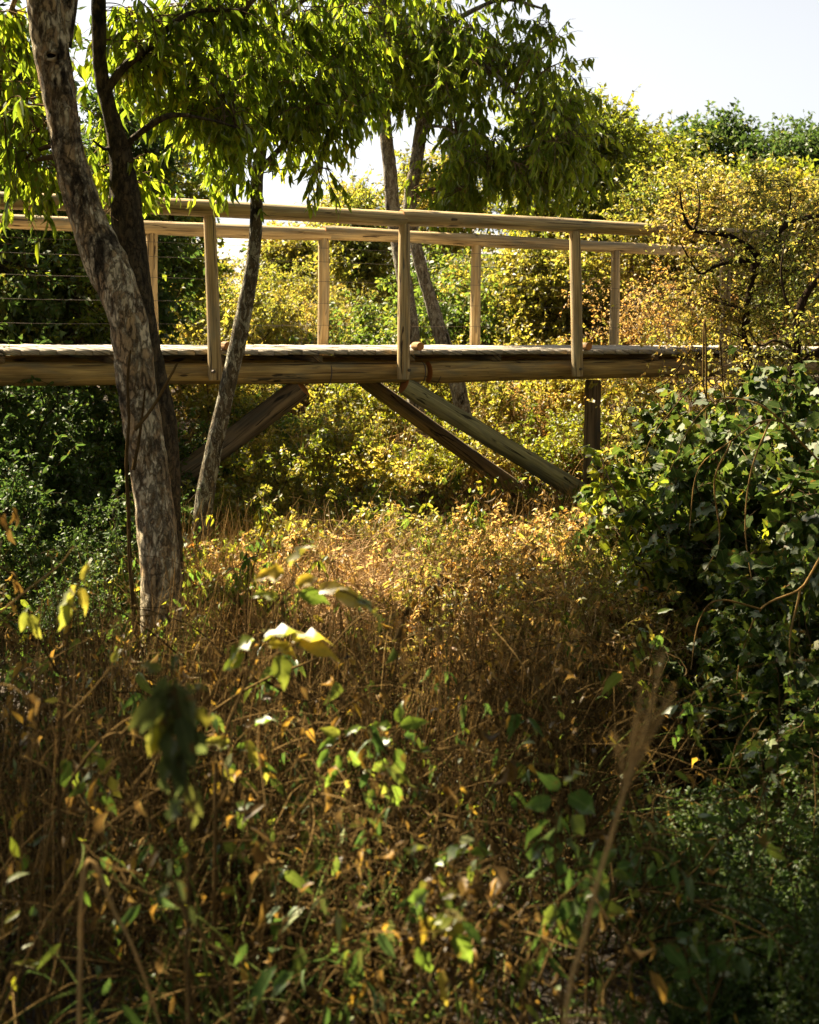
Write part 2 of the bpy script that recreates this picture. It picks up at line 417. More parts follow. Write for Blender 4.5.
def wood_mat(name, c1, c2, crack, end=(.35, .14, .04), seed=0.0, streak=1.0):
    """peeled pole: long grain streaks, drying cracks, knots; uv u round the pole, v along in metres"""
    m, t, N, Lk = nt(name)
    out = N('ShaderNodeOutputMaterial'); p = N('ShaderNodeBsdfPrincipled'); p.inputs['Roughness'].default_value = .75
    p.inputs['Specular IOR Level'].default_value = .25
    at_ = N('ShaderNodeAttribute'); at_.attribute_name = 'rnd'
    uv = N('ShaderNodeUVMap'); sx = N('ShaderNodeSeparateXYZ'); Lk(uv.outputs[0], sx.inputs[0])
    # wrap u onto a circle so the grain has no seam
    ang = N('ShaderNodeMath'); ang.operation = 'MULTIPLY'; ang.inputs[1].default_value = 2 * math.pi; Lk(sx.outputs[0], ang.inputs[0])
    co = N('ShaderNodeMath'); co.operation = 'COSINE'; Lk(ang.outputs[0], co.inputs[0])
    si = N('ShaderNodeMath'); si.operation = 'SINE'; Lk(ang.outputs[0], si.inputs[0])
    cv = N('ShaderNodeCombineXYZ'); Lk(co.outputs[0], cv.inputs[0]); Lk(si.outputs[0], cv.inputs[1]); Lk(sx.outputs[1], cv.inputs[2])
    off = N('ShaderNodeVectorMath'); off.operation = 'ADD'; Lk(cv.outputs[0], off.inputs[0])
    oc = N('ShaderNodeCombineXYZ'); k = N('ShaderNodeMath'); k.operation = 'MULTIPLY_ADD'; k.inputs[1].default_value = 17; k.inputs[2].default_value = seed
    Lk(at_.outputs['Fac'], k.inputs[0]); Lk(k.outputs[0], oc.inputs[2]); Lk(oc.outputs[0], off.inputs[1])

    def noise(sc, s, d=4, dist=0.):
        mp = N('ShaderNodeMapping'); mp.inputs['Scale'].default_value = sc; Lk(off.outputs[0], mp.inputs[0])
        n = N('ShaderNodeTexNoise'); n.inputs['Scale'].default_value = s; n.inputs['Detail'].default_value = d
        n.inputs['Distortion'].default_value = dist; Lk(mp.outputs[0], n.inputs['Vector']); return n
    g1 = noise((1, 1, .5), 4.0, 8, .9); g2 = noise((1, 1, 1.6), 1.3, 5); g3 = noise((1, 1, .3), 3.0, 4, 1.2); g4 = noise((1.2, 1.2, 3.2), 1.5, 2, .3)
    g5 = noise((.8, .8, 2.6), 1.1, 6, .6)
    base = ramp(t, [(.35, c2), (.62, c1)]); Lk(g1.outputs[0], base.inputs[0])
    hv = N('ShaderNodeHueSaturation'); Lk(base.outputs[0], hv.inputs['Color'])
    vr = N('ShaderNodeMapRange'); vr.inputs[1].default_value = .3; vr.inputs[2].default_value = .7
    vr.inputs[3].default_value = .62; vr.inputs[4].default_value = 1.25
    Lk(g2.outputs[0], vr.inputs[0]); Lk(vr.outputs[0], hv.inputs['Value'])
    cm = ramp(t, [(.35, (1, 1, 1)), (.40, (0, 0, 0))]); Lk(g3.outputs[0], cm.inputs[0])
    kn = ramp(t, [(.31, (1, 1, 1)), (.36, (0, 0, 0))]); Lk(g4.outputs[0], kn.inputs[0])
    mxm = N('ShaderNodeMath'); mxm.operation = 'MAXIMUM'; Lk(cm.outputs[0], mxm.inputs[0]); Lk(kn.outputs[0], mxm.inputs[1])
    mx = N('ShaderNodeMix'); mx.data_type = 'RGBA'; Lk(mxm.outputs[0], mx.inputs[0]); Lk(hv.outputs[0], mx.inputs[6])
    mx.inputs[7].default_value = (*crack, 1)
    # greyed and stained stretches
    gm = ramp(t, [(.50, (0, 0, 0)), (.66, (.6, .6, .6))]); Lk(g5.outputs[0], gm.inputs[0])
    mg = N('ShaderNodeMix'); mg.data_type = 'RGBA'; Lk(gm.outputs[0], mg.inputs[0]); Lk(mx.outputs[2], mg.inputs[6])
    gv = sum(c2) / 3; mg.inputs[7].default_value = (gv * 1.0, gv * .93, gv * .66, 1); mx = mg
    # sawn end grain sits at v = -3
    lt = N('ShaderNodeMath'); lt.operation = 'LESS_THAN'; lt.inputs[1].default_value = -2; Lk(sx.outputs[1], lt.inputs[0])
    me_ = N('ShaderNodeMix'); me_.data_type = 'RGBA'; Lk(lt.outputs[0], me_.inputs[0]); Lk(mx.outputs[2], me_.inputs[6])
    me_.inputs[7].default_value = (*end, 1)
    Lk(me_.outputs[2], p.inputs['Base Color'])
    bs = N('ShaderNodeMath'); bs.operation = 'SUBTRACT'; Lk(g1.outputs[0], bs.inputs[0]); Lk(mxm.outputs[0], bs.inputs[1])
    bm_ = N('ShaderNodeBump'); bm_.inputs['Strength'].default_value = .5; bm_.inputs['Distance'].default_value = .012
    Lk(bs.outputs[0], bm_.inputs['Height']); Lk(bm_.outputs[0], p.inputs['Normal'])
    Lk(p.outputs[0], out.inputs[0])
    return m


M = {}
M['hang'] = leaf_mat('hanging leaf', [(0, (.055, .09, .012)), (.5, (.11, .15, .016)), (.85, (.19, .22, .022)), (1, (.36, .30, .04))], .62, .04, .38, .35, 1.1, tv=2.0)
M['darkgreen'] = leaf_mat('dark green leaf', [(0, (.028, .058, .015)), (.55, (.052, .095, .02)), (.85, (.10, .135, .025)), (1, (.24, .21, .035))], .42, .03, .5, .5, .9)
M['olive'] = leaf_mat('olive leaf', [(0, (.06, .10, .015)), (.5, (.14, .165, .02)), (1, (.30, .25, .025))], .62, .04, .45, .55, .8, tv=1.65)
M['slopegreen'] = leaf_mat('slope green leaf', [(0, (.035, .07, .015)), (.5, (.08, .12, .02)), (.85, (.18, .19, .03)), (1, (.32, .27, .04))], .55, .03, .45, .45, 1.0, tv=1.8)
M['yellow'] = leaf_mat('yellow green leaf', [(0, (.06, .11, .018)), (.42, (.19, .185, .03)), (.78, (.34, .27, .055)), (1, (.41, .26, .07))], .62, .04, .45, .55, 1.0, tv=1.65)
M['gold'] = leaf_mat('golden leaf', [(0, (.07, .10, .02)), (.42, (.18, .17, .035)), (.78, (.34, .245, .06)), (1, (.32, .16, .05))], .62, .03, .5, .5, 1.2, tv=1.65)
M['rust'] = leaf_mat('rust dry leaf', [(0, (.24, .17, .05)), (.4, (.42, .29, .11)), (.75, (.42, .23, .07)), (1, (.36, .12, .03))], .55, .03, .5, .45, 2.0, tv=1.8)
M['broad'] = leaf_mat('broad green leaf', [(0, (.02, .036, .010)), (.5, (.042, .072, .015)), (.8, (.10, .13, .02)), (1, (.24, .20, .03))], .42, .035, .6, .35, 1.5, tv=1.6)
M['sprig'] = leaf_mat('fresh weed leaf', [(0, (.05, .10, .02)), (.5, (.11, .155, .025)), (.8, (.28, .24, .045)), (1, (.46, .30, .05))], .62, .05, .4, .2, 4, tv=1.65)
M['sapling'] = leaf_mat('sapling leaf', [(0, (.035, .05, .018)), (.6, (.07, .085, .025)), (.85, (.14, .14, .03)), (1, (.40, .30, .04))], .45, .02, .5, .2, 4)
M['shadeleaf'] = leaf_mat('dull weed leaf', [(0, (.04, .08, .02)), (.6, (.07, .12, .025)), (1, (.16, .17, .03))], .4, .05, .4, .2, 4)
M['cover'] = leaf_mat('ground cover leaf', [(0, (.03, .07, .015)), (.45, (.07, .12, .02)), (.75, (.20, .20, .025)), (1, (.40, .29, .04))], .62, .03, .5, .55, 1.3, tv=1.65)
M['dryleaf'] = leaf_mat('curled dry leaf', [(0, (.04, .024, .011)), (.5, (.09, .052, .018)), (.8, (.22, .125, .032)), (1, (.42, .27, .05))], .45, .03, .5, .2, 3, tv=1.65)
M['straw'] = stem_mat('dry straw', (.20, .12, .04), (.50, .33, .13), .3)
M['palestraw'] = stem_mat('pale straw', (.34, .21, .10), (.62, .44, .24), .3)
M['drystem'] = stem_mat('dry brown stem', (.014, .009, .0045), (.135, .086, .032))
M['twig'] = stem_mat('grey brown twig', (.06, .04, .024), (.17, .115, .065))
M['darktwig'] = stem_mat('dark twig', (.02, .014, .010), (.06, .042, .027))
M['greenblade'] = stem_mat('green grass blade', (.05, .09, .02), (.16, .19, .05), .35)
M['bark_big'] = bark_mat('flaky bark with lichen', (.09, .066, .037), (.40, .28, .15), (.82, .68, .44), (.62, .42, .21), .485, 1.0, 1.0)
M['bark_dark'] = bark_mat('dark mossy bark', (.02, .017, .011), (.07, .054, .03), (.24, .20, .09), (.14, .095, .045), .62, 1.4, .8)
M['bark_thin'] = bark_mat('grey lichen bark', (.035, .028, .018), (.16, .125, .075), (.62, .58, .42), (.26, .19, .105), .505, 2.0, .8)
M['bark_pale'] = bark_mat('pale grey bark', (.06, .05, .035), (.26, .21, .15), (.56, .51, .40), (.36, .28, .18), .49, 1.8, .8)
M['rail'] = wood_mat('sun bleached rail pole', (.54, .40, .20), (.33, .215, .09), (.06, .038, .018))
M['stringer'] = wood_mat('stringer log', (.44, .30, .11), (.22, .135, .045), (.045, .028, .012), seed=5)
M['strutgreen'] = wood_mat('green treated pole', (.36, .32, .15), (.20, .175, .08), (.04, .03, .015), seed=9)
M['strutdark'] = wood_mat('weathered beam darkened for shade', (.24, .165, .085), (.115, .076, .04), (.025, .017, .011), seed=13)  # timber under the deck, its shade put into the brown
M['endgrain'] = wood_mat('orange log end', (.34, .19, .07), (.22, .11, .04), (.07, .035, .012), end=(.44, .19, .06), seed=21)
M['deck'] = wood_mat('grey deck plank', (.52, .45, .36), (.30, .25, .19), (.06, .045, .03), end=(.34, .26, .17), seed=30)
m, t, N, Lk = nt('steel wire'); o_ = N('ShaderNodeOutputMaterial'); p_ = N('ShaderNodeBsdfPrincipled')
p_.inputs['Base Color'].default_value = (.10, .08, .065, 1); p_.inputs['Metallic'].default_value = .6; p_.inputs['Roughness'].default_value = .5
Lk(p_.outputs[0], o_.inputs[0]); M['wire'] = m
# soil with litter
m, t, N, Lk = nt('soil and leaf litter'); o_ = N('ShaderNodeOutputMaterial'); p_ = N('ShaderNodeBsdfPrincipled'); p_.inputs['Roughness'].default_value = 1
tc = N('ShaderNodeTexCoord'); n1 = N('ShaderNodeTexNoise'); n1.inputs['Scale'].default_value = 3; n1.inputs['Detail'].default_value = 8
Lk(tc.outputs['Object'], n1.inputs['Vector']); r1 = ramp(t, [(.3, (.016, .011, .007)), (.55, (.04, .027, .014)), (.75, (.10, .066, .03))]); Lk(n1.outputs[0], r1.inputs[0])
Lk(r1.outputs[0], p_.inputs['Base Color']); b_ = N('ShaderNodeBump'); b_.inputs['Strength'].default_value = .6
n2 = N('ShaderNodeTexNoise'); n2.inputs['Scale'].default_value = 25; n2.inputs['Detail'].default_value = 6; Lk(tc.outputs['Object'], n2.inputs['Vector'])
Lk(n2.outputs[0], b_.inputs['Height']); Lk(b_.outputs[0], p_.inputs['Normal']); Lk(p_.outputs[0], o_.inputs[0]); M['soil'] = m
m, t, N, Lk = nt('distant hazed hill'); o_ = N('ShaderNodeOutputMaterial'); p_ = N('ShaderNodeBsdfPrincipled'); p_.inputs['Roughness'].default_value = 1
tc = N('ShaderNodeTexCoord'); n1 = N('ShaderNodeTexNoise'); n1.inputs['Scale'].default_value = .02; n1.inputs['Detail'].default_value = 8
Lk(tc.outputs['Object'], n1.inputs['Vector']); r1 = ramp(t, [(.35, (.17, .17, .19)), (.7, (.27, .27, .29))]); Lk(n1.outputs[0], r1.inputs[0])  # distance haze put into the hill's grey colour
Lk(r1.outputs[0], p_.inputs['Base Color']); Lk(p_.outputs[0], o_.inputs[0]); M['hill'] = m

# ------------------------------------------------------------------ setting
xs = np.concatenate([-np.geomspace(3000, 9, 28), np.linspace(-8.5, 8.5, 110), np.geomspace(9, 3000, 28)])
ys = np.concatenate([[-3000, -600, -120, -40, -12], np.linspace(-4, 24, 170), np.geomspace(24.6, 4000, 46)])
gx, gy = np.meshgrid(xs, ys)
gz = ground_z(gx, gy)
nx, ny = len(xs), len(ys)
idx = np.arange(nx * ny).reshape(ny, nx)
b = MB(); b.add(np.stack([gx, gy, gz], -1), np.stack([idx[:-1, :-1], idx[:-1, 1:], idx[1:, 1:], idx[1:, :-1]], -1).reshape(-1, 4))
o = b.build('ground', M['soil']); tag(o, 'brown soil and leaf litter of the gully floor', 'ground', kind='structure')
hx = np.linspace(-1600, 1400, 120); hy = np.linspace(700, 1500, 24)
gx, gy = np.meshgrid(hx, hy)
prof = 45 * np.exp(-((gx + 130) / 300) ** 2) + 26 * np.exp(-((gx - 400) / 400) ** 2) + 34 * np.exp(-((gx + 800) / 330) ** 2) + 5 * np.sin(gx * .011) + 2 * np.sin(gx * .043)
gz = -4 + prof * sm((gy - 700) / 300) * 1.35
idx = np.arange(gx.size).reshape(gx.shape)
b = MB(); b.add(np.stack([gx, gy, gz], -1), np.stack([idx[:-1, :-1], idx[:-1, 1:], idx[1:, 1:], idx[1:, :-1]], -1).reshape(-1, 4))
o = b.build('hills', M['hill']); tag(o, 'distant hillside with haze in its pale grey colour, glimpsed under the handrail', 'hills', kind='structure')

# ------------------------------------------------------------------ footbridge
A0 = np.array([-1.41, 9.2]); DV = np.array([1.372, .650]); SP = np.linalg.norm(DV); DU = DV / SP; NU = np.array([-DU[1], DU[0]])
WID = 1.65


def bp(t, w, h=0.0):
    """t spans along the bridge, w metres across from the near posts, h metres above the deck top"""
    q = A0 + DV * t + NU * w
    return np.array([q[0], q[1], ZC - .297 - .021 * t + h])


root = empty('wooden_footbridge', bp(0.8, .8, -1.5), 'rustic pole footbridge crossing the overgrown gully', 'bridge')
RO = np.array(root.location)


def pole(name, pts, r0, r1, mat, n=40, S=20, lump=.075, wob=.009, lab=None, lim=None):
    b = MB()
    P = catmull(pts, n)
    sd = rng.uniform(0, 50)
    P = P + np.stack([noise3(P * [1, 1, 1] + sd, 1.6), noise3(P + sd + 9, 1.6), noise3(P + sd + 20, 1.6)], -1) * wob
    R = np.linspace(r0, r1, n)
    R[0] *= .93; R[-1] *= .93
    tubes(b, P[None], R[None], S, rnd=rng.random(1), cap=True, disp=lambda q, th: lump * noise3(q + sd, 5.) * .5 + .012 * noise3(q + sd, 24))
    o = b.build(name, mat, root, origin=RO)
    if lab: o['label'] = lab
    return o


# handrails: two overlapping lengths a side
pole('handrail', [bp(-3.2, .0, .955), bp(-1.5, .0, .975), bp(-.35, .0, 1.0), bp(1.0, .0, .995)], .054, .060, M['rail'])
pole('handrail', [bp(.98, .0, 1.0), bp(2, .0, 1.0), bp(3.5, .0, .99)], .062, .050, M['rail'])
pole('handrail', [bp(-3.2, WID, .93), bp(-1.2, WID, .955), bp(1.03, WID, .965)], .055, .058, M['rail'])
pole('handrail', [bp(1.0, WID, .975), bp(2.2, WID, .96), bp(3.95, WID, .95)], .060, .052, M['rail'])
for k in (-2, -1, 0, 1, 2, 3):
    jx = rng.uniform(-.02, .02)
    pole('post', [bp(k + jx, -.03, -.215), bp(k + jx * .5, -.02, .4), bp(k, 0, .955)], .050, .044, M['rail'], 30, 18)
    if k > -2:
        pole('post', [bp(k + jx, WID + .02, -.30), bp(k, WID + .01, .4), bp(k, WID, .93)], .050, .045, M['rail'], 30, 18)
# stringers
pole('stringer', [bp(-3.3, .13, -.165), bp(-1, .13, -.165), bp(1.15, .13, -.175)], .074, .082, M['stringer'], 50, 22)
pole('stringer', [bp(1.17, .13, -.172), bp(2.5, .13, -.16), bp(4.4, .13, -.15)], .085, .072, M['stringer'], 50, 22)
pole('stringer', [bp(-3.3, WID - .13, -.165), bp(1, WID - .13, -.165), bp(4.4, WID - .13, -.165)], .078, .078, M['stringer'], 60, 20)


def box_bm(b, c, ex, ey, ez, rnd, wob=.0):
    """box with centre c and half-axis vectors"""
    s = np.array([[-1, -1, -1], [1, -1, -1], [1, 1, -1], [-1, 1, -1], [-1, -1, 1], [1, -1, 1], [1, 1, 1], [-1, 1, 1]], float)
    V = c + s[:, :1] * ex + s[:, 1:2] * ey + s[:, 2:] * ez + rng.normal(size=(8, 3)) * wob
    f = [[0, 3, 2, 1], [4, 5, 6, 7], [0, 1, 5, 4], [1, 2, 6, 5], [2, 3, 7, 6], [3, 0, 4, 7]]
    uv = []
    ly = np.linalg.norm(ey)
    for q in f:
        for i in q:
            uv.append([.12 * s[i, 0] + .1 * s[i, 2], (s[i, 1]) * ly])
    b.add(V, f, rnd, uv)


b = MB(); t_ = -3.3
DU3 = np.array([DU[0], DU[1], -.0138]); NU3 = np.array([NU[0], NU[1], 0])
while t_ < 4.4:
    wd = .115 + rng.uniform(-.008, .008)
    c = bp(t_, WID / 2 + rng.normal() * .006, -.019 + rng.normal() * .0015)
    box_bm(b, c, DU3 * wd / 2, NU3 * (WID / 2 - .055 + rng.uniform(-.012, .01)), np.array([0, 0, .017]), rng.random(), .0010)
    t_ += (wd + .004) / SP
deck = b.build('deck', M['deck'], root, smooth=False, origin=RO)
# cross beams between planks and stringers
for k in np.arange(-3, 4.4, .5):
    b = MB(); box_bm(b, bp(k + .06, WID / 2, -.066), DU3 * .04, NU3 * (WID / 2 - .09), np.array([0, 0, .026]), rng.random(), .001)
    b.build('cross_beam', M['strutdark'], root, smooth=False, origin=RO)
# small log stubs that hold the kerb beside the near posts
for k in (0, 1, 2):
    pole('log_stub', [bp(k + .085, -.012, .028), bp(k + .085, .05, .028), bp(k + .085, .10, .028)], .033, .031, M['endgrain'], 8, 16, .02, .0)
# struts and piles
pole('strut', [bp(1.03, .10, -.275), (bp(1.03, .10, -.275) + at(618, 513, 10.75)) / 2, at(618, 513, 10.75)], .072, .082, M['strutgreen'], 40, 20)
pole('strut', [bp(1.2, WID - .13, -.285), (bp(1.2, WID - .13, -.285) + at(562, 519, 12.2)) / 2, at(562, 519, 12.2)], .066, .075, M['strutdark'], 40, 18)
pole('strut', [bp(.50, .16, -.272), at(240, 433, 9.75), at(165, 486, 9.6)], .085, .090, M['strutdark'], 40, 18)
pole('pile', [at(593, 379, 10.95), at(592, 430, 10.95), at(591, 500, 10.95)], .068, .072, M['strutdark'], 30, 18)
for h in (.17, .36, .55, .72, .84):
    pts = []
    for k in np.arange(-2.1, 3.2, .25):
        sag = .008 * math.sin((k % 1) * math.pi)
        pts.append(bp(k, WID - .045, h - sag))
    b = MB(); P = catmull(pts, 80); tubes(b, P[None], np.full((1, 80), .0019), 5)
    b.build('wire', M['wire'], root, origin=RO)
# wire lashings round the stringer and the strut heads
for k, ft in ((1.13, .13), (1.22, .13), (.62, .13), (.88, WID - .13)):
    b = MB(); th = np.linspace(0, 2 * np.pi, 40)
    c = bp(k, ft, -.20); vx = np.array([NU[0], NU[1], 0.]); tl = rng.uniform(-.03, .03)
    q = np.array([c + vx * .088 * math.cos(a) + np.array([0, 0, 1.]) * (.088 * math.sin(a) + .032) * 1.0 + np.array([DU[0], DU[1], 0]) * tl * math.sin(a) for a in th])
    q[:, 2] -= .02
    tubes(b, q[None], np.full((1, 40), .0045), 6); b.build('wire_lashing', M['wire'], root, origin=RO)
# bolts through post feet
for k in (-1, 0, 1, 2):
    b = MB()
    P = np.array([bp(k, -.095, -.15), bp(k, -.06, -.15)]); tubes(b, P[None], np.full((1, 2), .012), 8, cap=True)
    b.build('bolt', M['wire'], root, origin=RO)


# ------------------------------------------------------------------ trees
def trunk_mesh(name, pts, radii, mat, parent, origin, n=160, S=40, amp=.10, extra=(), seedv=0., ridge=.06):
    b = MB()
    P = catmull(pts, n); R = np.interp(np.linspace(0, 1, n), np.linspace(0, 1, len(radii)), radii)

    def dsp(q, th):
        lean = np.array([1, 1, .35])
        return amp * noise3(q * lean + seedv, 7) + amp * .5 * noise3(q * lean + seedv + 5, 19) + ridge * noise3(q * np.array([1, 1, .12]) + seedv, 40) + .03 * noise3(q + seedv, 70)
    tubes(b, P[None], R[None], S, disp=dsp)
    for lp, r0, r1 in extra:
        q = catmull(lp, 40)
        q = q + np.stack([noise3(q + i * 7 + seedv, 9) for i in range(3)], -1) * .012
        tubes(b, q[None], np.linspace(r0, r1, 40)[None], 10, disp=lambda w, th: .12 * noise3(w + seedv, 20))
    return b.build(name, mat, parent, origin=origin), P


def crown_mesh(r, attach, clumps, cr, ntw, nlf, L, W, tmpl, droop=.6, limb_r=.018, twig_r=.0035, wig=.22, leafdown=.8, tw_out=.4, njit=.6, K=7):
    """limbs from the attach points to every clump, twigs in the clumps, leaves on the twigs"""
    bl, bf = MB(), MB()
    clumps = np.asarray(clumps); cr = np.broadcast_to(cr, (len(clumps),)); kp = ~in_gap(clumps); clumps = clumps[kp]; cr = cr[kp]; M_ = len(clumps)
    d = np.linalg.norm(clumps[:, None] - attach[None], axis=2) + 2.0 * np.maximum(attach[None, :, 2] - clumps[:, None, 2], 0)
    a = attach[np.argmin(d, 1)]
    ln = np.linalg.norm(clumps - a, axis=1)
    mid = (a + clumps) / 2 + np.stack([r.normal(size=M_) * .12, r.normal(size=M_) * .12, r.uniform(-.02, .22, M_)], -1) * ln[:, None]
    tt = np.linspace(0, 1, 12)[None, :, None]
    LP = (1 - tt) ** 2 * a[:, None] + 2 * tt * (1 - tt) * mid[:, None] + tt ** 2 * clumps[:, None]
    LP = LP + np.stack([noise3(LP + i * 11, 5) for i in range(3)], -1) * .02 * np.sin(tt * np.pi)
    lr = limb_r * np.clip(ln / 1.0, .35, 1.3)[:, None] * np.linspace(1, .25, 12)[None]
    tubes(bl, LP, lr, 6)
    n = ntw * M_
    ci = np.repeat(np.arange(M_), ntw)
    tk = r.uniform(.55, 1, n) * 10.99; k = tk.astype(int); f = (tk - k)[:, None]
    S0 = LP[ci, k] * (1 - f) + LP[ci, np.minimum(k + 1, 11)] * f
    D = unit(r.normal(size=(n, 3)) + tw_out * unit(clumps - attach.mean(0))[ci])
    TP = grow(r, S0, D, cr[ci] * r.uniform(.6, 1.35, n), K, wig, droop * .25)
    kp = ~(in_gap(TP[:, K // 2]) | in_gap(TP[:, -1])); TP = TP[kp]; n = len(TP)
    tubes(bl, TP, np.full((n, K), twig_r) * np.linspace(1.2, .4, K)[None], 3)
    P, T, _ = pick(r, TP, n * nlf, .15, 1.0)
    kp = ~in_gap(P); P = P[kp]; T = T[kp]
    m = len(P)
    Dl = unit(T * .6 + r.normal(size=(m, 3)) * .55) + np.array([0, 0, -1.]) * leafdown
    up = unit(r.normal(size=(m, 3)) * .8 + np.array([0, -.2, .5]))
    leaves(bf, r, P, Dl, L, W, tmpl, up=up, njit=njit)
    return bl, bf


def ellip(r, c, rad, n, inner=.35):
    v = unit(r.normal(size=(n, 3))) * (r.uniform(inner ** 3, 1, n) ** (1 / 3))[:, None]
    return np.asarray(c) + v * np.asarray(rad)


def tree(name, base, label, cat, pts, radii, bark, extra, clumps, cr, ntw, nlf, L, W, tmpl, lmat, twmat, seed, trunk_kw={}, group=None, **kw):
    r = np.random.default_rng(seed)
    rt = empty(name, base, label, cat, group)
    bs = np.array(base)
    _, P = trunk_mesh('trunk', pts, radii, bark, rt, bs, extra=extra, seedv=seed * 1.3, **trunk_kw)
    att = [P[int(len(P) * .45):]]
    for lp, a, b_ in extra: att.append(catmull(lp, 14)[2:])
    att = np.concatenate(att)
    bl, bf = crown_mesh(r, att, clumps, cr, ntw, nlf, L, W, tmpl, **kw)
    bl.build('branches', twmat, rt, origin=bs)
    bf.build('crown', lmat, rt, origin=bs)
    return rt


R1 = np.random.default_rng(101)
# big leaning tree
Y1 = 6.0
t1 = [at(167, 735, Y1), at(164, 690, Y1), at(162, 629, Y1), at(159, 556, Y1), at(150, 468, Y1), at(139, 400, Y1), at(133, 350, Y1 - .02), at(126, 310, Y1 - .03), at(108, 267, Y1 - .03),
      at(85, 214, Y1), at(70, 160, Y1), at(62, 110, Y1), at(51, 50, Y1), at(45, 0, Y1), at(44, -70, Y1 + .05), at(38, -200, Y1), at(20, -420, Y1 - .1)]
r1 = [.22, .145, .112, .108, .104, .100, .100, .103, .104, .098, .096, .098, .102, .108, .10, .08, .05]
r1 = [q * .86 for q in r1]
cl = np.concatenate([ellip(R1, (-2.6, 5.6, 4.9), (2.6, 2.0, 1.4), 60), ellip(R1, (-4.2, 6.3, 4.4), (1.4, 1.6, 1.2), 25), ellip(R1, (-.7, 4.6, 4.9), (1.5, 1.5, .9), 25), ellip(R1, (1.3, 3.9, 5.0), (2.0, 1.6, .9), 50),  # last cluster: unseen crown added over the foreground to block sky light
                     ellip(R1, at(6, 130, 6.6), (.12, .5, .36), 7, .0), ellip(R1, at(-10, 60, 6.4), (.3, .5, .3), 7, .0)])
T1 = tree('leaning_tree', t1[0], 'thick leaning tree with flaky lichened bark in front of the bridge, widest trunk', 'tree', t1, r1, M['bark_big'],
          [([at(51, -20, Y1), at(160, -190, Y1 - .5), at(330, -330, Y1 - 1.2), np.array([.6, 4.2, 4.6]), np.array([1.9, 3.8, 5.0])], .07, .02),  # unseen limb added to carry the light-blocking crown
           ([at(58, 40, Y1 + .05), at(70, -10, Y1 + .12), at(84, -60, Y1 + .25), at(110, -200, Y1 + .4), at(180, -330, Y1 + .2)], .06, .02),
           ([at(44, -60, Y1), at(-30, -120, Y1 + .2), at(-160, -150, Y1 + .3), at(-330, -190, Y1)], .06, .02),
           ([at(55, 30, Y1 + .05), at(30, -30, Y1 + .3), at(8, 20, Y1 + .5), at(0, 90, Y1 + .6)], .02, .006)],
          cl, .42, 11, 12, .092, .32, LANCE, M['hang'], M['twig'], 11, dict(n=420, S=96, amp=.075, ridge=.06), droop=.9, leafdown=1.5)
# dark knot hole in the trunk: a torn rim of bark with a black hollow behind it
kb = MB()
hc = at(52, 56, 5.905)
th = np.linspace(0, 2 * np.pi, 20)[:-1]
cen = np.array([hc + np.array([.030 * math.cos(q), -.006, .019 * math.sin(q)]) for q in np.append(th, th[0])])
tubes(kb, cen[None], np.full((1, 20), .011), 8, disp=lambda w, th_: .3 * noise3(w, 40))
k_o = kb.build('knot_rim', M['bark_big'], T1, origin=np.array(T1.location))
kb = MB(); V = np.vstack([[hc + np.array([.030 * math.cos(q), .0, .019 * math.sin(q)]) for q in th], [hc + np.array([0, .02, 0])]])
kb.add(V, np.array([[(i + 1) % 19, i, 19] for i in range(19)])); kb.build('knot_hollow', M['darktwig'], k_o, origin=np.array(T1.location))

# dark mossy tree just behind it
Y2 = 6.75
t2 = [at(168, 640, Y2), at(163, 540, Y2), at(160, 450, Y2), at(152, 390, Y2), at(143, 330, Y2), at(132, 265, Y2), at(125, 200, Y2), at(121, 155, Y2), at(111, 115, Y2), at(101, 70, Y2), at(99, 0, Y2), at(97, -80, Y2), at(110, -220, Y2)]
r2 = [.12, .10, .095, .09, .085, .08, .075, .06, .042, .038, .04, .038, .025]
cl = np.concatenate([ellip(R1, at(165, 40, 7.1), (.36, .6, .30), 22, .1), ellip(R1, at(215, 30, 7.4), (.34, .6, .3), 18, .1), ellip(R1, at(120, 160, 7.2), (.16, .4, .3), 8, 0.),
                     ellip(R1, at(200, 115, 7.3), (.26, .4, .16), 9, 0.), ellip(R1, at(180, -120, 7), (1.2, 1.0, .5), 30)])
T2 = tree('mossy_tree', t2[0], 'dark mossy tree close behind the thick leaning trunk', 'tree', t2, r2, M['bark_dark'],
          [([at(123, 165, Y2), at(131, 143, Y2), at(150, 125, Y2 - .05), at(172, 114, Y2 - .05), at(205, 118, Y2 + .1), at(236, 126, Y2 + .3)], .022, .006),
           ([at(106, 92, Y2), at(122, 68, Y2), at(144, 52, Y2), at(176, 24, Y2), at(200, 12, Y2 + .1), at(247, 9, Y2 + .3)], .026, .010),
           ([at(121, 160, Y2), at(112, 150, Y2), at(106, 148, Y2 - .1), at(96, 140, Y2 - .2)], .018, .006)],
          cl, .26, 9, 9, .086, .34, LANCE, M['hang'], M['twig'], 12, dict(n=200, S=40, amp=.09), droop=.8, leafdown=1.4, limb_r=.010)

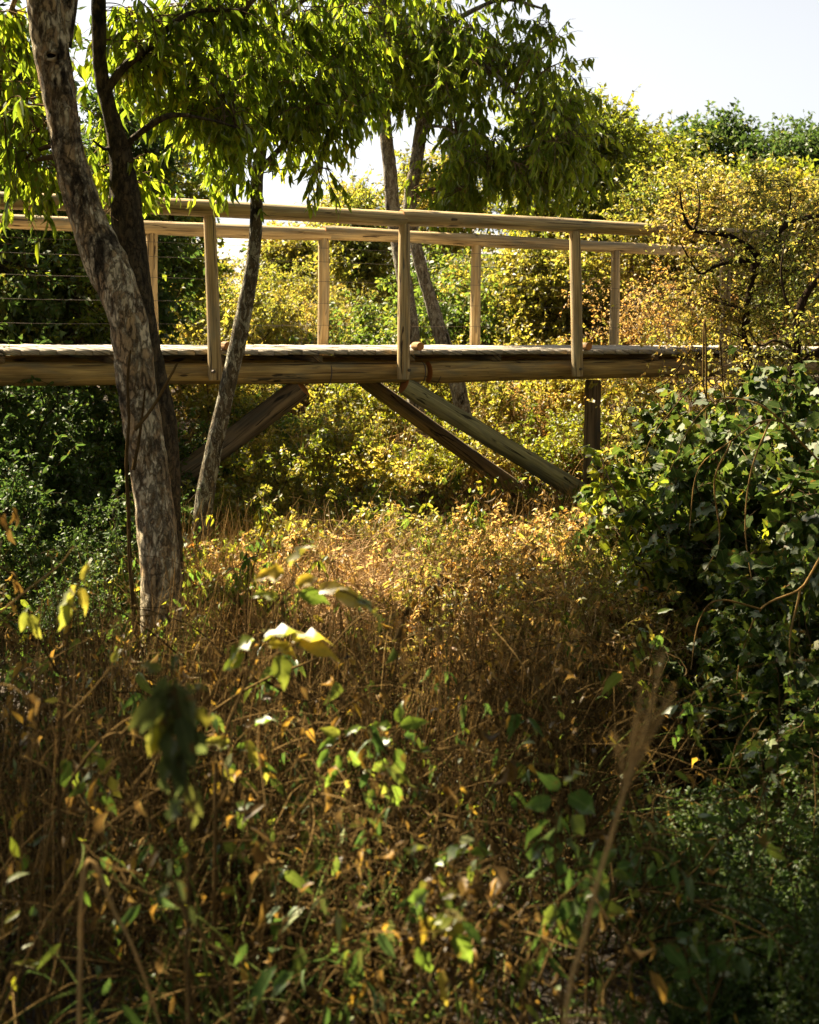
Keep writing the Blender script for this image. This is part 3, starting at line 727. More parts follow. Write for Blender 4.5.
# thin lichen tree in front of the rails
Y3 = 8.3
t3 = [at(199, 600, Y3), at(198, 556, Y3), at(205, 497, Y3), at(213, 453, Y3), at(223, 410, Y3), at(232, 368, Y3), at(240, 335, Y3), at(247, 300, Y3), at(252, 270, Y3), at(256, 225, Y3), at(257, 180, Y3), at(262, 145, Y3), at(268, 90, Y3), at(272, 20, Y3 + .1), at(285, -120, Y3 + .2)]
r3 = [.075, .062, .062, .058, .054, .052, .054, .054, .051, .047, .044, .036, .030, .026, .015]
r3 = [q * .9 for q in r3]
cl = np.concatenate([ellip(R1, at(255, 70, 8.3), (.48, .7, .42), 36, .1), ellip(R1, at(330, 60, 8.6), (.42, .6, .42), 30, .1), ellip(R1, at(300, 122, 8.4), (.42, .5, .10), 9, .0),
                     ellip(R1, at(235, 140, 8.3), (.2, .4, .16), 5, .0), ellip(R1, at(330, 175, 8.1), (.05, .1, .05), 1, .0),
                     ellip(R1, at(320, -130, 8.2), (1.5, 1.3, .9), 70)])
T3 = tree('slender_tree', t3[0], 'slender grey tree whose lichened trunk bends across the near handrail', 'tree', t3, r3, M['bark_thin'],
          [([at(258, 170, Y3), at(287, 140, Y3), at(312, 113, Y3 + .1), at(325, 102, Y3 + .2), at(350, 80, Y3 + .3)], .022, .008),
           ([at(262, 146, Y3), at(245, 130, Y3), at(224, 107, Y3 - .1), at(250, 90, Y3 - .2), at(262, 89, Y3 - .2)], .012, .006),
           ([at(268, 95, Y3), at(293, 98, Y3 - .15), at(314, 101, Y3 - .2), at(345, 112, Y3 - .2)], .010, .004),
           ([at(272, 25, Y3), at(330, -20, Y3), at(400, -90, Y3 + .1), at(470, -170, Y3)], .020, .008)],
          cl, .30, 9, 10, .086, .34, LANCE, M['hang'], M['twig'], 13, dict(n=220, S=36, amp=.10), droop=.9, leafdown=1.6, limb_r=.010)

# two pale trees behind the far rail
Y4 = 13.6
t4 = [at(428, 480, Y4), at(423, 436, Y4), at(414, 396, Y4), at(411, 330, Y4), at(402, 270, Y4), at(393, 215, Y4), at(390, 170, Y4), at(386, 130, Y4), at(382, 70, Y4), at(380, -20, Y4), at(370, -120, Y4)]
r4 = [.10, .085, .080, .075, .075, .072, .070, .068, .06, .05, .03]
cl = np.concatenate([ellip(R1, at(400, 60, 13.4), (.75, 1.0, .7), 34, .1), ellip(R1, at(350, 20, 13.6), (.6, 1.0, .6), 18, .1), ellip(R1, at(380, -120, 13.5), (1.6, 1.6, 1.2), 60)])
T4 = tree('pale_tree', t4[0], 'pale straight trunk behind the far rail, left one of the crossing pair', 'tree', t4, r4, M['bark_pale'],
          [([at(384, 100, Y4), at(360, 96, Y4 - .3), at(340, 70, Y4 - .4)], .02, .008)],
          cl, .42, 10, 9, .112, .34, LANCE, M['hang'], M['twig'], 14, dict(n=140, S=28, amp=.08), droop=.9, leafdown=1.5, limb_r=.014)
Y5 = 13.3
t5 = [at(474, 475, Y5), at(460, 395, Y5), at(443, 341, Y5), at(429, 295, Y5), at(416, 247, Y5), at(410, 207, Y5), at(416, 165, Y5), at(421, 129, Y5), at(428, 80, Y5), at(440, 10, Y5), at(450, -100, Y5)]
r5 = [.10, .085, .078, .075, .075, .080, .070, .064, .055, .045, .03]
cl = np.concatenate([ellip(R1, at(490, 60, 12.8), (.85, 1.0, .85), 44, .1), ellip(R1, at(520, 150, 12.6), (.62, .8, .42), 19, .1), ellip(R1, at(455, 175, 12.6), (.42, .6, .3), 12, .0),
                     ellip(R1, at(570, 160, 12.7), (.25, .6, .45), 14, .0), ellip(R1, at(555, 100, 13), (.3, .6, .2), 7, .0), ellip(R1, at(470, -110, 13), (1.0, 1.6, 1.1), 60)])
T5 = tree('pale_tree', t5[0], 'pale tree behind the far rail with its trunk kinked left at rail height', 'tree', t5, r5, M['bark_pale'],
          [([at(428, 80, Y5), at(470, 60, Y5 - .3), at(510, 90, Y5 - .5), at(545, 140, Y5 - .6)], .035, .010),
           ([at(422, 125, Y5), at(450, 130, Y5 - .4), at(480, 160, Y5 - .6)], .020, .008),
           ([at(436, 30, Y5), at(500, 0, Y5 - .2), at(550, 10, Y5 - .2)], .03, .01)],
          cl, .42, 10, 10, .112, .34, LANCE, M['hang'], M['twig'], 15, dict(n=140, S=28, amp=.08), droop=.9, leafdown=1.5, limb_r=.014)
T4['group'] = T5['group'] = 'pale trees behind the far rail'


# ------------------------------------------------------------------ bare branched golden bushes at the right end of the bridge
def bush_from_paths(name, label, cat, base, paths, bark, clumps, cr, ntw, nlf, L, W, tmpl, lmat, twmat, seed, **kw):
    r = np.random.default_rng(seed)
    rt = empty(name, base, label, cat); bs = np.array(base)
    b = MB(); att = []
    for lp, a, c in paths:
        q = catmull(lp, 50); q = q + np.stack([noise3(q + i * 7 + seed, 6) for i in range(3)], -1) * .015
        tubes(b, q[None], np.linspace(a, c, 50)[None], 9, disp=lambda w, th: .15 * noise3(w, 25)); att.append(q[10::4])
    b.build('branches', bark, rt, origin=bs)
    bl, bf = crown_mesh(r, np.concatenate(att), clumps, cr, ntw, nlf, L, W, tmpl, **kw)
    bl.build('twigs', twmat, rt, origin=bs); bf.build('crown', lmat, rt, origin=bs)
    return rt


YB = 10.4
paths = [([at(742, 470, YB), at(746, 400, YB), at(747, 352, YB), at(746, 315, YB), at(755, 275, YB), at(760, 259, YB)], .045, .028),
         ([at(760, 259, YB), at(744, 243, YB - .1), at(723, 233, YB - .15), at(694, 229, YB - .2), at(683, 213, YB - .2), at(678, 190, YB - .2)], .026, .007),
         ([at(760, 259, YB), at(772, 245, YB), at(784, 229, YB), at(798, 220, YB), at(822, 214, YB + .1), at(850, 205, YB + .1)], .026, .012),
         ([at(757, 262, YB), at(735, 262, YB - .1), at(715, 266, YB - .2), at(700, 272, YB - .3), at(680, 240, YB - .3)], .018, .005),
         ([at(694, 229, YB - .2), at(698, 205, YB - .2), at(694, 180, YB - .2)], .009, .004),
         ([at(784, 229, YB), at(790, 205, YB), at(788, 185, YB)], .010, .004),
         ([at(760, 259, YB), at(775, 262, YB - .2), at(790, 250, YB - .2), at(800, 240, YB - .2)], .016, .006)]
cl = np.concatenate([ellip(R1, at(720, 240, 10.5), (.62, .7, .42), 30, .1), ellip(R1, at(790, 250, 10.7), (.6, .8, .7), 36, .1), ellip(R1, at(690, 320, 10.6), (.5, .5, .4), 18, .1), ellip(R1, at(685, 235, 10.5), (.32, .3, .25), 4, .1),
                     ellip(R1, at(760, 340, 10.3), (.6, .6, .4), 18, .1)])
bush_from_paths('golden_thorn_bush', 'golden leaved bush with bare black branches over the right end of the handrail', 'bush', at(742, 470, YB), paths, M['darktwig'], cl, .26, 11, 9, .034, .5, RHOMB,
                M['gold'], M['darktwig'], 21, droop=.2, leafdown=.3, limb_r=.007, twig_r=.002)
YB = 9.6
paths = [([at(776, 440, YB), at(787, 395, YB), at(792, 374, YB), at(798, 320, YB), at(803, 299, YB), at(822, 272, YB), at(850, 240, YB)], .050, .018),
         ([at(790, 380, YB), at(805, 362, YB), at(822, 350, YB), at(860, 330, YB)], .035, .02),
         ([at(798, 322, YB), at(786, 300, YB), at(780, 270, YB), at(786, 235, YB)], .014, .004),
         ([at(795, 350, YB), at(775, 340, YB - .1), at(760, 345, YB - .2), at(748, 330, YB - .2)], .014, .004)]
cl = np.concatenate([ellip(R1, at(820, 300, 9.7), (.5, .6, .5), 20, .1), ellip(R1, at(770, 350, 9.5), (.42, .5, .3), 9, .1)])
bush_from_paths('dark_stemmed_bush', 'dark crooked stems of an orange tinged bush at the right edge beside the bridge end', 'bush', at(776, 440, YB), paths, M['darktwig'], cl, .25, 13, 8, .033, .5, RHOMB,
                M['gold'], M['darktwig'], 22, droop=.2, leafdown=.3, limb_r=.007, twig_r=.002)


# ------------------------------------------------------------------ shrub prototypes
def shrub(name, loc, label, cat, seed, h, rad, nst, ntw, nlf, L, W, tmpl, lmat, smat, group=None, droop=.3, leafdown=.4, stem_r=.010, tw=.3, njit=.7, twr=.002, tlo=.25, wild=.16):
    r = np.random.default_rng(seed)
    rt = empty(name, loc, label, cat, group)
    bl, bf = MB(), MB()
    th = r.uniform(0, 6.283, nst); rr = np.sqrt(r.random(nst))
    S0 = np.stack([np.cos(th) * rad * .25 * rr, np.sin(th) * rad * .25 * rr, np.full(nst, -.05)], -1)
    lean = rr * rad / h * r.uniform(.6, 1.25, nst)
    D = np.stack([np.cos(th) * lean, np.sin(th) * lean, np.ones(nst)], -1)
    ln = h * r.uniform(.65, 1.12, nst) * np.sqrt(1 + lean ** 2) * (1 - .25 * rr)
    SPa = grow(r, S0, D, ln, 9, wild, droop * .12)
    tubes(bl, SPa, stem_r * np.linspace(1, .3, 9)[None] * r.uniform(.6, 1.2, nst)[:, None], 5)
    P, T, _ = pick(r, SPa, ntw, tlo, 1.0)
    Dt = unit(T * .5 + unit(r.normal(size=(ntw, 3))))
    TP = grow(r, P, Dt, tw * h * r.uniform(.4, 1.2, ntw), 6, .28, droop * .25)
    tubes(bl, TP, twr * np.linspace(1.3, .5, 6)[None] * np.ones((ntw, 1)), 3)
    P, T, ii = pick(r, TP, nlf, .1, 1.0)
    m = len(P)
    Dl = unit(T * .6 + r.normal(size=(m, 3)) * .6) + np.array([0, 0, -1.]) * leafdown
    up = unit(r.normal(size=(m, 3)) * .6 + np.array([0, 0, .9]))
    leaves(bf, r, P, Dl, L, W, tmpl, up=up, njit=njit)
    bl.build('stems', smat, rt); bf.build('foliage', lmat, rt)
    return rt


def on_ground(px, Y, dz=0.0):
    x = (px - CX) / F * Y
    return np.array([x, Y, float(ground_z(x, Y)) + dz])


used = {}


def place(proto, px, Y, rot, sc, label=None, dz=-.03):
    loc = on_ground(px, Y, dz)
    if proto.name not in used:
        used[proto.name] = 1
        proto.location = loc.tolist(); proto.rotation_euler = (0, 0, rot)
        proto.scale = (sc, sc, sc) if np.isscalar(sc) else sc
        if label: proto['label'] = label
        return proto
    return dup(proto, loc, rot, sc, label)


RP = np.random.default_rng(55)
# golden scrub on the slope behind the bridge
gs = []
for i, (nm, lb, mt, gp) in enumerate((('golden_shrub', 'golden dry shrub on the sunny slope behind the bridge', 'gold', 'golden shrubs on the slope behind the bridge'),
                                      ('golden_shrub', 'yellow leaved shrub on the sunny slope behind the bridge', 'yellow', 'yellow shrubs on the slope behind the bridge'),
                                      ('green_shrub', 'green leaved shrub on the sunny slope behind the bridge', 'slopegreen', 'green shrubs on the slope behind the bridge'),
                                      ('withered_shrub', 'withered pinkish brown shrub on the sunny slope behind the bridge', 'rust', 'withered shrubs on the slope behind the bridge'))):
    gs.append(shrub(nm, (0, 0, 0), lb, 'shrub', 60 + i, 1.5, 1.0, 26, 700, [10500, 10500, 9500, 6000][i], [.046, .05, .062, .034][i], .5, RHOMB if i != 2 else OVAL, M[mt], M['drystem'] if i != 2 else M['twig'], gp, tw=.24))
pos = []
for Y in (14.2, 15.8, 17.6, 19.8, 22.5, 26):
    n = int(7 + Y * .12)
    for i in range(n):
        px = 150 + (i + RP.uniform(.1, .9)) / n * 720
        pos.append((px, Y + RP.uniform(-.8, .8)))
for j, (px, Y) in enumerate(pos):
    sc = RP.uniform(.75, 1.15) * (.72 if Y < 15 else 1.0) * (.8 if px < 430 and Y > 17 else 1.)
    place(gs[(0, 2, 1, 1, 3, 0, 1, 2, 1)[j % 9]], px, Y, RP.uniform(0, 6.28), sc)
for px, Y, sc, lb in ((712, 10.1, .92, 'yellow leaved shrub hiding the right end of the deck'), (668, 9.95, (.5, .5, .66), 'small yellow shrub beside the right pile'), (735, 9.9, .9, 'golden shrub between the black branched bush and the broad leaved bush')):
    q = dup(gs[0], on_ground(px, Y, -.03), px, sc, lb); del q['group']
# yellow green shrubs under the bridge
us = [shrub('low_green_shrub', (0, 0, 0), 'low yellow green shrub in the gully under the bridge deck', 'shrub', 70 + i, .95, .75, 24, 520, 7500, .042, .52, OVAL, [M['yellow'], M['olive']][i], M['twig'],
            'low shrubs in the gully under the bridge', tw=.25) for i in range(2)]
for j, (px, Y, s) in enumerate([(250, 12.9, .8), (310, 12.8, .85), (365, 13.0, .85), (420, 12.7, .75), (470, 12.9, .8), (530, 13.1, .9), (330, 14.2, 1.), (400, 14.3, .95), (250, 14.2, 1.05), (590, 13.2, .8), (480, 14.2, 1.), (210, 12.0, .8),
                               (550, 14.4, 1.1), (620, 13.8, .9), (410, 10.9, .55), (490, 10.2, .36), (330, 10.4, .85), (270, 11.0, .95), (365, 11.3, .8), (290, 9.4, .75), (230, 10.0, .85), (450, 9.8, .45), (380, 9.2, .72), (335, 8.9, .8), (250, 8.8, .82), (430, 8.8, .55), (210, 8.9, .8), (295, 9.0, .85), (285, 8.4, .6), (360, 8.5, .6), (470, 8.9, .5), (515, 9.0, .46), (560, 9.1, .42), (235, 8.3, .6), (410, 8.3, .5), (440, 11.3, .42), (290, 11.3, .55), (350, 11.0, .5), (400, 10.6, .42), (480, 11.2, .38), (250, 10.6, .5), (540, 11.0, .3), (310, 10.0, .45), (450, 10.0, .4), (370, 9.6, .4), (520, 10.2, .34)]):
    place(us[j % 2], px, Y, RP.uniform(0, 6.28), s)
# dark shrubs to the left beyond and under the bridge
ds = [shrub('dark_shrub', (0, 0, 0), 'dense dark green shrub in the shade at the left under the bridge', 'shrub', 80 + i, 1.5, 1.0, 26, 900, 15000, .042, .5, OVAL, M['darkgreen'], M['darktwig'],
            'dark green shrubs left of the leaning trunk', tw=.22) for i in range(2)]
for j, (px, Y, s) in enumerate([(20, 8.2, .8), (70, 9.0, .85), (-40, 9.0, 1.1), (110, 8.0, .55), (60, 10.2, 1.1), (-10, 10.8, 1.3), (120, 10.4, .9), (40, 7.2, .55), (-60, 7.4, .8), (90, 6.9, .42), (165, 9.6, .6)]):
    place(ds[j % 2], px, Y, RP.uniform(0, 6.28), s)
for x, y, s_, lb in ((2.6, 3.0, 1.3, 'unseen dark shrub added right of the viewpoint to block light'), (2.9, 4.4, 1.3, 'unseen dark shrub added beyond the lower right edge to block light'), (1.7, .9, 1.1, 'unseen dark shrub added close beside the viewpoint to block light')):  # out-of-frame shrubs added to keep ambient light off the lower right
    q = dup(ds[0], (x, y, float(ground_z(x, y)) - .03), x, s_, lb); del q['group']
for px, Y, sc in ((700, 3.4, .30), (760, 3.0, .28), (830, 3.5, .34), (780, 4.2, .36), (660, 4.3, .24), (860, 2.7, .26), (720, 2.75, .2), (815, 5.0, .4)):
    q = dup(ds[0], on_ground(px, Y, -.03), px, sc, 'low dark shrub in the black hollow at the lower right'); q['group'] = 'low shrubs in the lower right hollow'
# rust coloured brush in the lit clearing
rs = [shrub('rusty_brush', (0, 0, 0), 'rust brown dried brush in the sunlit clearing before the bridge', 'shrub', 90 + i, .78, .55, 30, 460, 5600, .03, .4, RHOMB, [M['rust'], M['gold']][i], M['straw'],
            'dry brush in the clearing before the bridge', tw=.3, stem_r=.005, twr=.0016) for i in range(2)]
for j, (px, Y, s) in enumerate([(380, 6.6, .9), (450, 6.3, 1.0), (520, 6.6, 1.0), (560, 7.2, 1.0), (330, 7.2, .85), (430, 7.5, .95), (500, 7.7, 1.), (590, 6.4, .9), (270, 6.8, .75), (400, 8.5, .9), (540, 8.4, .95), (300, 8.3, .8), (470, 5.6, .85),
                               (380, 5.5, .75), (560, 5.8, .9), (610, 8.0, .9), (240, 7.6, .7)]):
    place(rs[j % 2], px, Y, RP.uniform(0, 6.28), s)
for px, Y, sc, lb in ((735, 7.45, 1.42, 'yellow green small leaved creeper growing through the left top of the broad leaved bush'), (810, 7.2, 1.36, 'small leaved creeper growing through the middle top of the broad leaved bush'), (672, 8.2, .62, 'yellowish small leaved shrub between the right pile and the broad leaved bush')):
    q = dup(us[1], on_ground(px, Y, -.03), px, sc, lb); del q['group']
# upright leafy weeds that fill the gully floor
gw = [shrub('gully_weed', (0, 0, 0), ['upright leafy weed with hanging green leaves on the gully floor', 'upright weed with yellowing hanging leaves on the gully floor', 'dead upright weed with curled rust brown leaves on the gully floor'][i], 'weed', 140 + i, .72, .34, 14, 130, [900, 800, 620][i], .062, .34, [LANCE, LANCE, CURL][i],
            [M['cover'], M['sprig'], M['dryleaf']][i], M['drystem'], 'tall weeds on the gully floor', tw=.26, leafdown=1.1, stem_r=.0045, twr=.0016, tlo=.3) for i in range(3)]
for j in range(118):
    Y = RP.uniform(5.6, 11.2); px = RP.uniform(190, 640)
    s_ = RP.uniform(.55, 1.15) * (.85 if Y > 9.5 else 1)
    place(gw[(0, 1, 0, 1, 2)[j % 5] if px < 420 or j % 2 else 2], px, Y, RP.uniform(0, 6.28), s_)
# tall dead weeds of the shaded foreground
fw = [shrub('dead_weed', (0, 0, 0), ['tall dead weed with clinging brown leaves in the shaded foreground', 'tall half green weed with drooping leaves in the shaded foreground'][i], 'weed', 150 + i, .82, .30, 9, 70, [120, 170][i], .044, .38, [CURL, LANCE][i],
            [M['dryleaf'], M['shadeleaf']][i], M['drystem'], 'tall weeds of the shaded foreground', tw=.30, leafdown=1.2, stem_r=.0042, twr=.0014, tlo=.35, wild=.2) for i in range(2)]
for j in range(46):
    Y = RP.uniform(2.5, 5.6); px = RP.uniform(-60, 700 if j % 4 else 820)
    place(fw[j % 2], px, Y, RP.uniform(0, 6.28), RP.uniform(.65, 1.25) * (1.05 - .05 * (Y - 2.5)))
# big broad leaved bush at the right
RB = [(775, 8.0, .98, 'large broad leaved green bush right of the struts, its top leaves glinting in the sun'),
      (860, 7.4, 1.12, 'broad leaved green bush filling the right edge below the dark crooked stems'),
      (715, 7.3, .5, 'small broad leaved bush at the foot of the right hand struts'),
      (800, 6.0, .68, 'deeply shaded broad leaved bush low at the right of the clearing'),
      (750, 9.4, .85, 'broad leaved bush below the right end of the bridge'),
      (900, 4.7, .62, 'broad leaved bush added as a dark mass at the lower right edge')]  # added to keep the lower right corner dark
bb = shrub('broad_leaved_bush', (0, 0, 0), RB[0][3], 'bush', 97, 1.65, 1.05, 40, 1000, 12000, .066, .95, LOBED, M['broad'], M['twig'], tw=.24, leafdown=.7, njit=.8, droop=.6, wild=.22)
for px, Y, s, lb in RB:
    place(bb, px, Y, RP.uniform(0, 6.28), s, lb)

# ------------------------------------------------------------------ trees beyond
def bgtree(name, label, px, Y, top_py, wid_px, seed, lmat, L=.07, n=60, ntw=16, nlf=16, low=.25, group=None, tm=RHOMB, cr=.55, kx=1.0):
    r = np.random.default_rng(seed)
    base = on_ground(px, Y, -.05)
    top = ZC + (HY - top_py) / F * Y
    hgt = top - base[2]; rad = wid_px / F * Y / 2
    lean = r.normal(size=2) * .05 * hgt
    pts = [base, base + [lean[0] * .4, lean[1] * .4, hgt * .3], base + [lean[0], lean[1], hgt * .6], base + [lean[0] * 1.2, lean[1], hgt * .85]]
    tr = .035 * hgt ** .8
    cz = base[2] + hgt * (1 + low) / 2; rz = hgt * (1 - low) / 2
    sc = max(.6, rad * .38)
    cl = ellip(r, (base[0] + lean[0], base[1], cz), (rad - sc * .4, rad * .8, rz - sc * .25), n, .45)
    crr = sc * r.uniform(.7, 1.1, n)
    return tree(name, base, label, 'tree', pts, [tr * 1.2, tr, tr * .75, tr * .35], M['bark_dark'], [], cl, crr, ntw, nlf, L, .5, tm, lmat, M['darktwig'], seed,
                dict(n=40, S=14), group, droop=.15, leafdown=.4, limb_r=.02, twig_r=.004, tw_out=.8)


bgtree('olive_tree', 'rounded olive green tree just behind the middle of the far handrail', 575, 19, 78, 200, 31, M['olive'], .075, 75, 18, 17)
bgtree('olive_tree', 'olive green tree with thin ragged top left of the yellow trees', 640, 22, 122, 130, 32, M['olive'], .075, 55, 15, 15)
bgtree('round_green_tree', 'dark round topped green tree on the skyline right of centre', 705, 34, 116, 165, 33, M['darkgreen'], .14, 90, 18, 16)
bgtree('round_green_tree', 'dark round topped green tree on the skyline at the far right', 800, 33, 122, 175, 34, M['darkgreen'], .14, 90, 18, 16)
bgtree('round_green_tree', 'yellow tinged round tree on the skyline between the two dark ones', 645, 32, 128, 110, 35, M['olive'], .13, 70, 16, 15)
bgtree('yellow_tree', 'yellow leaved tree rising behind the black branched golden bush', 690, 17, 180, 170, 36, M['yellow'], .052, 75, 18, 18)
bgtree('yellow_tree', 'broad yellow tree at the right edge behind the golden bush', 790, 16, 186, 190, 37, M['gold'], .05, 80, 18, 18)
bgtree('olive_tree', 'olive gold tree on the skyline behind the golden bush, below the right round tree', 760, 26, 168, 150, 49, M['olive'], .10, 80, 18, 16)
bgtree('olive_tree', 'olive gold tree below the dark round tree right of centre', 690, 25, 168, 130, 50, M['yellow'], .09, 70, 17, 16)
bgtree('yellow_tree', 'low yellow green tree between the two middle far posts', 540, 17, 232, 150, 38, M['yellow'], .065, 55, 15, 15)
bgtree('yellow_tree', 'yellow green tree showing between the pale pair and the slender trunk', 350, 26, 190, 100, 39, M['yellow'], .085, 50, 14, 14)
bgtree('yellow_tree', 'distant pale yellow tree left of the slender trunk under the sky gap', 205, 30, 262, 80, 46, M['yellow'], .09, 40, 13, 13)
bgtree('yellow_tree', 'small yellow tree just right of the slender trunk', 292, 24, 232, 80, 47, M['yellow'], .08, 45, 14, 14)
bgtree('yellow_tree', 'yellow tree touching the left side of the crossing pale trunks', 362, 20, 183, 80, 48, M['yellow'], .07, 55, 14, 14)
bgtree('olive_tree', 'olive tree behind the crossing pale trunks', 450, 25, 150, 150, 40, M['yellow'], .085, 60, 14, 14)
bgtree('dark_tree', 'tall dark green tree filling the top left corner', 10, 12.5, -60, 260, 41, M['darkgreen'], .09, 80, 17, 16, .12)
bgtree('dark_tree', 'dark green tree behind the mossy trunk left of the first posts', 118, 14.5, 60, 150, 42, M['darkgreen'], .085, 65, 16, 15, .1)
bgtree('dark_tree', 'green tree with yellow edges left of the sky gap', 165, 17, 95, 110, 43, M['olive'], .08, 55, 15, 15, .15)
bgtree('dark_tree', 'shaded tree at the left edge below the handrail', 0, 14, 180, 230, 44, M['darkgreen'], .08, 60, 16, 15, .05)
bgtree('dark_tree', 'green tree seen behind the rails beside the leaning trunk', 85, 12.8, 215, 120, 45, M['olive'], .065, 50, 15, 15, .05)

def shade(px_x, y, h, rad, seed, label, low=.35):  # out-of-frame trees added to darken the foreground
    r = np.random.default_rng(seed)
    base = np.array([px_x, y, float(ground_z(px_x, y)) - .05])
    pts = [base, base + [.1, 0, h * .3], base + [.05, .1, h * .6], base + [.15, .1, h * .85]]
    cl = ellip(r, base + [0, 0, h * (1 + low) / 2], (rad, rad, h * (1 - low) / 2), 80, .3)
    tree('shade_tree', base, label, 'tree', pts, [.16, .13, .1, .05], M['bark_dark'], [], cl, .62, 14, 13, .17, .45, LANCE, M['darkgreen'], M['darktwig'], seed,
         dict(n=40, S=16), None, droop=.4, leafdown=.8, limb_r=.025, twig_r=.005)


shade(-3.6, 3.4, 7.5, 2.3, 201, 'unseen leafy tree added left of the viewpoint to shade the weeds')
shade(-4.8, 7.0, 8.5, 2.2, 204, 'unseen tall leafy tree added for shade left of the leaning trunk')
shade(-1.5, -2.6, 7.0, 3.0, 202, 'unseen leafy tree added for shade behind the viewpoint', .3)
shade(3.6, 1.2, 6.5, 2.4, 203, 'unseen leafy tree added for shade right of the viewpoint', .3)
shade(5.5, 5.6, 6.0, 2.0, 205, 'unseen leafy tree added for shade beyond the right edge', .15)

# ------------------------------------------------------------------ undergrowth (nobody could count it)
RG = np.random.default_rng(77)


def scatter(n, y0, y1, px0, px1, pw=1.0):
    Y = y0 + (y1 - y0) * RG.random(n) ** pw
    px = RG.uniform(px0, px1, n)
    X = (px - CX) / F * Y
    return np.stack([X, Y, ground_z(X, Y) - .02], -1)


def patch(P, s, th):
    """keep points where a slow noise is high, so growth comes in tufts"""
    return P[noise3(P * [1, 1, 0], s) > th]


# tangled dry stems
b = MB()


def thin_right(S):
    px = S[:, 0] / S[:, 1] * F + CX
    return S[RG.random(len(S)) > np.clip((px - 560) / 130, 0, .9) * (S[:, 1] < 6)]


S0 = thin_right(np.concatenate([scatter(1500, 2.3, 6.6, -130, 940, .9), patch(scatter(1700, 2.3, 5.5, -130, 900), 2.5, .1)])); n = len(S0)
hh = np.clip(.86 - .07 * (S0[:, 1] - 2), .3, 1) * RG.uniform(.35, 1.12, n)
P1 = grow(RG, S0, RG.normal(size=(n, 3)) * [.30, .30, 0] + [0, 0, 1], hh, 12, .075, .03)
tubes(b, P1, (RG.uniform(.0010, .0030, n) * RG.uniform(.6, 1.2, n) * np.clip(S0[:, 1] / 3.6, .55, 1))[:, None] * np.linspace(1.15, .4, 12)[None], 5)
P, T, _ = pick(RG, P1, 4200, .25, 1)
P2 = grow(RG, P, T * .8 + RG.normal(size=(4200, 3)) * .5, RG.uniform(.08, .40, 4200), 8, .13, .06)
tubes(b, P2, RG.uniform(.0007, .0016, 4200)[:, None] * np.linspace(1.2, .5, 8)[None], 4)
# long lax stems that arch through the tangle
S0 = thin_right(scatter(520, 2.4, 5.8, -130, 800)); n = len(S0)
P4 = grow(RG, S0 + [0, 0, .1], RG.normal(size=(n, 3)) * [.7, .5, 0] + [0, 0, 1], RG.uniform(.6, 1.3, n), 16, .08, .15)
tubes(b, P4, (RG.uniform(.0014, .0038, n) * np.clip(S0[:, 1] / 3.6, .5, 1))[:, None] * np.linspace(1.1, .4, 16)[None], 5)
P2 = np.concatenate([P2, P4[:, 8:]])
o = b.build('undergrowth', M['drystem']); tag(o, 'tangle of dry brown weed stems across the shaded foreground', 'undergrowth', kind='stuff')
# their withered leaves
b = MB()
P, T, _ = pick(RG, P2, 3600, .2, 1)
leaves(b, RG, P, T * .4 + RG.normal(size=P.shape) * .5 + [0, 0, -.7], .028, .42, CURL, njit=1., Lj=.7)
o = b.build('withered_leaves', M['dryleaf']); tag(o, 'small withered leaves clinging to the dry foreground stems', 'leaves', kind='stuff')
# green ground leaves in the shade
b = MB()
P, T, _ = pick(RG, P1, 2600, .05, .8)
leaves(b, RG, P, T * .3 + RG.normal(size=P.shape) * .7, .03, .5, LANCE, njit=.8, Lj=.6)
P = np.concatenate([scatter(9000, 6, 14, -60, 900), patch(scatter(26000, 7.5, 13.5, 180, 640), 1.6, -.1)]); P[:, 2] += RG.uniform(.03, .42, len(P))
leaves(b, RG, P, RG.normal(size=P.shape) + [0, 0, .2], .045, .5, LANCE, njit=.8, Lj=.6)
o = b.build('ground_cover', M['cover']); tag(o, 'dull green low leaves among the undergrowth', 'ground cover', kind='stuff')
# straw grass: arcs
b = MB()
S0 = np.concatenate([thin_right(patch(scatter(5000, 2.3, 5.5, -120, 940), 1.5, .1)), patch(scatter(22000, 5.2, 11, 150, 680), 1.2, -.3), scatter(7000, 12, 19, 120, 900)]); n = len(S0)
hh = RG.uniform(.2, .75, n) * np.where(S0[:, 1] < 5.5, .85, np.where(S0[:, 1] < 11, .9, 1.3))
P3 = grow(RG, S0, RG.normal(size=(n, 3)) * [.35, .35, 0] + [0, 0, 1], hh, 8, .09, .12)
tubes(b, P3, RG.uniform(.0010, .0022, n)[:, None] * np.where(S0[:, 1] > 11, 1.8, 1.)[:, None] * np.array([1.1, 1.1, 1.05, 1, .9, .75, .5, .2])[None], 3)
S0 = np.concatenate([patch(scatter(900, 2.6, 5.6, -80, 520), 2.0, -.1), patch(scatter(1500, 5.2, 8.5, 180, 640), 1.6, 0)]); n = len(S0)
P3 = grow(RG, S0, RG.normal(size=(n, 3)) * [.13, .13, 0] + [0, 0, 1], RG.uniform(.45, .95, n) * np.where(S0[:, 1] > 5.4, .8, 1), 10, .05, .02)
tubes(b, P3, (RG.uniform(.0010, .0022, n) * np.clip(S0[:, 1] / 4, .6, 1))[:, None] * np.linspace(1.1, .35, 10)[None], 4)
o = b.build('dry_grass', M['straw']); tag(o, 'straw coloured dry grass through the clearing and slope', 'grass', kind='stuff')
b = MB()
S0 = thin_right(scatter(1000, 2.3, 5.5, -100, 900)); n = len(S0)
P3 = grow(RG, S0, RG.normal(size=(n, 3)) * [.35, .35, 0] + [0, 0, 1], RG.uniform(.3, .7, n), 12, .06, .16)
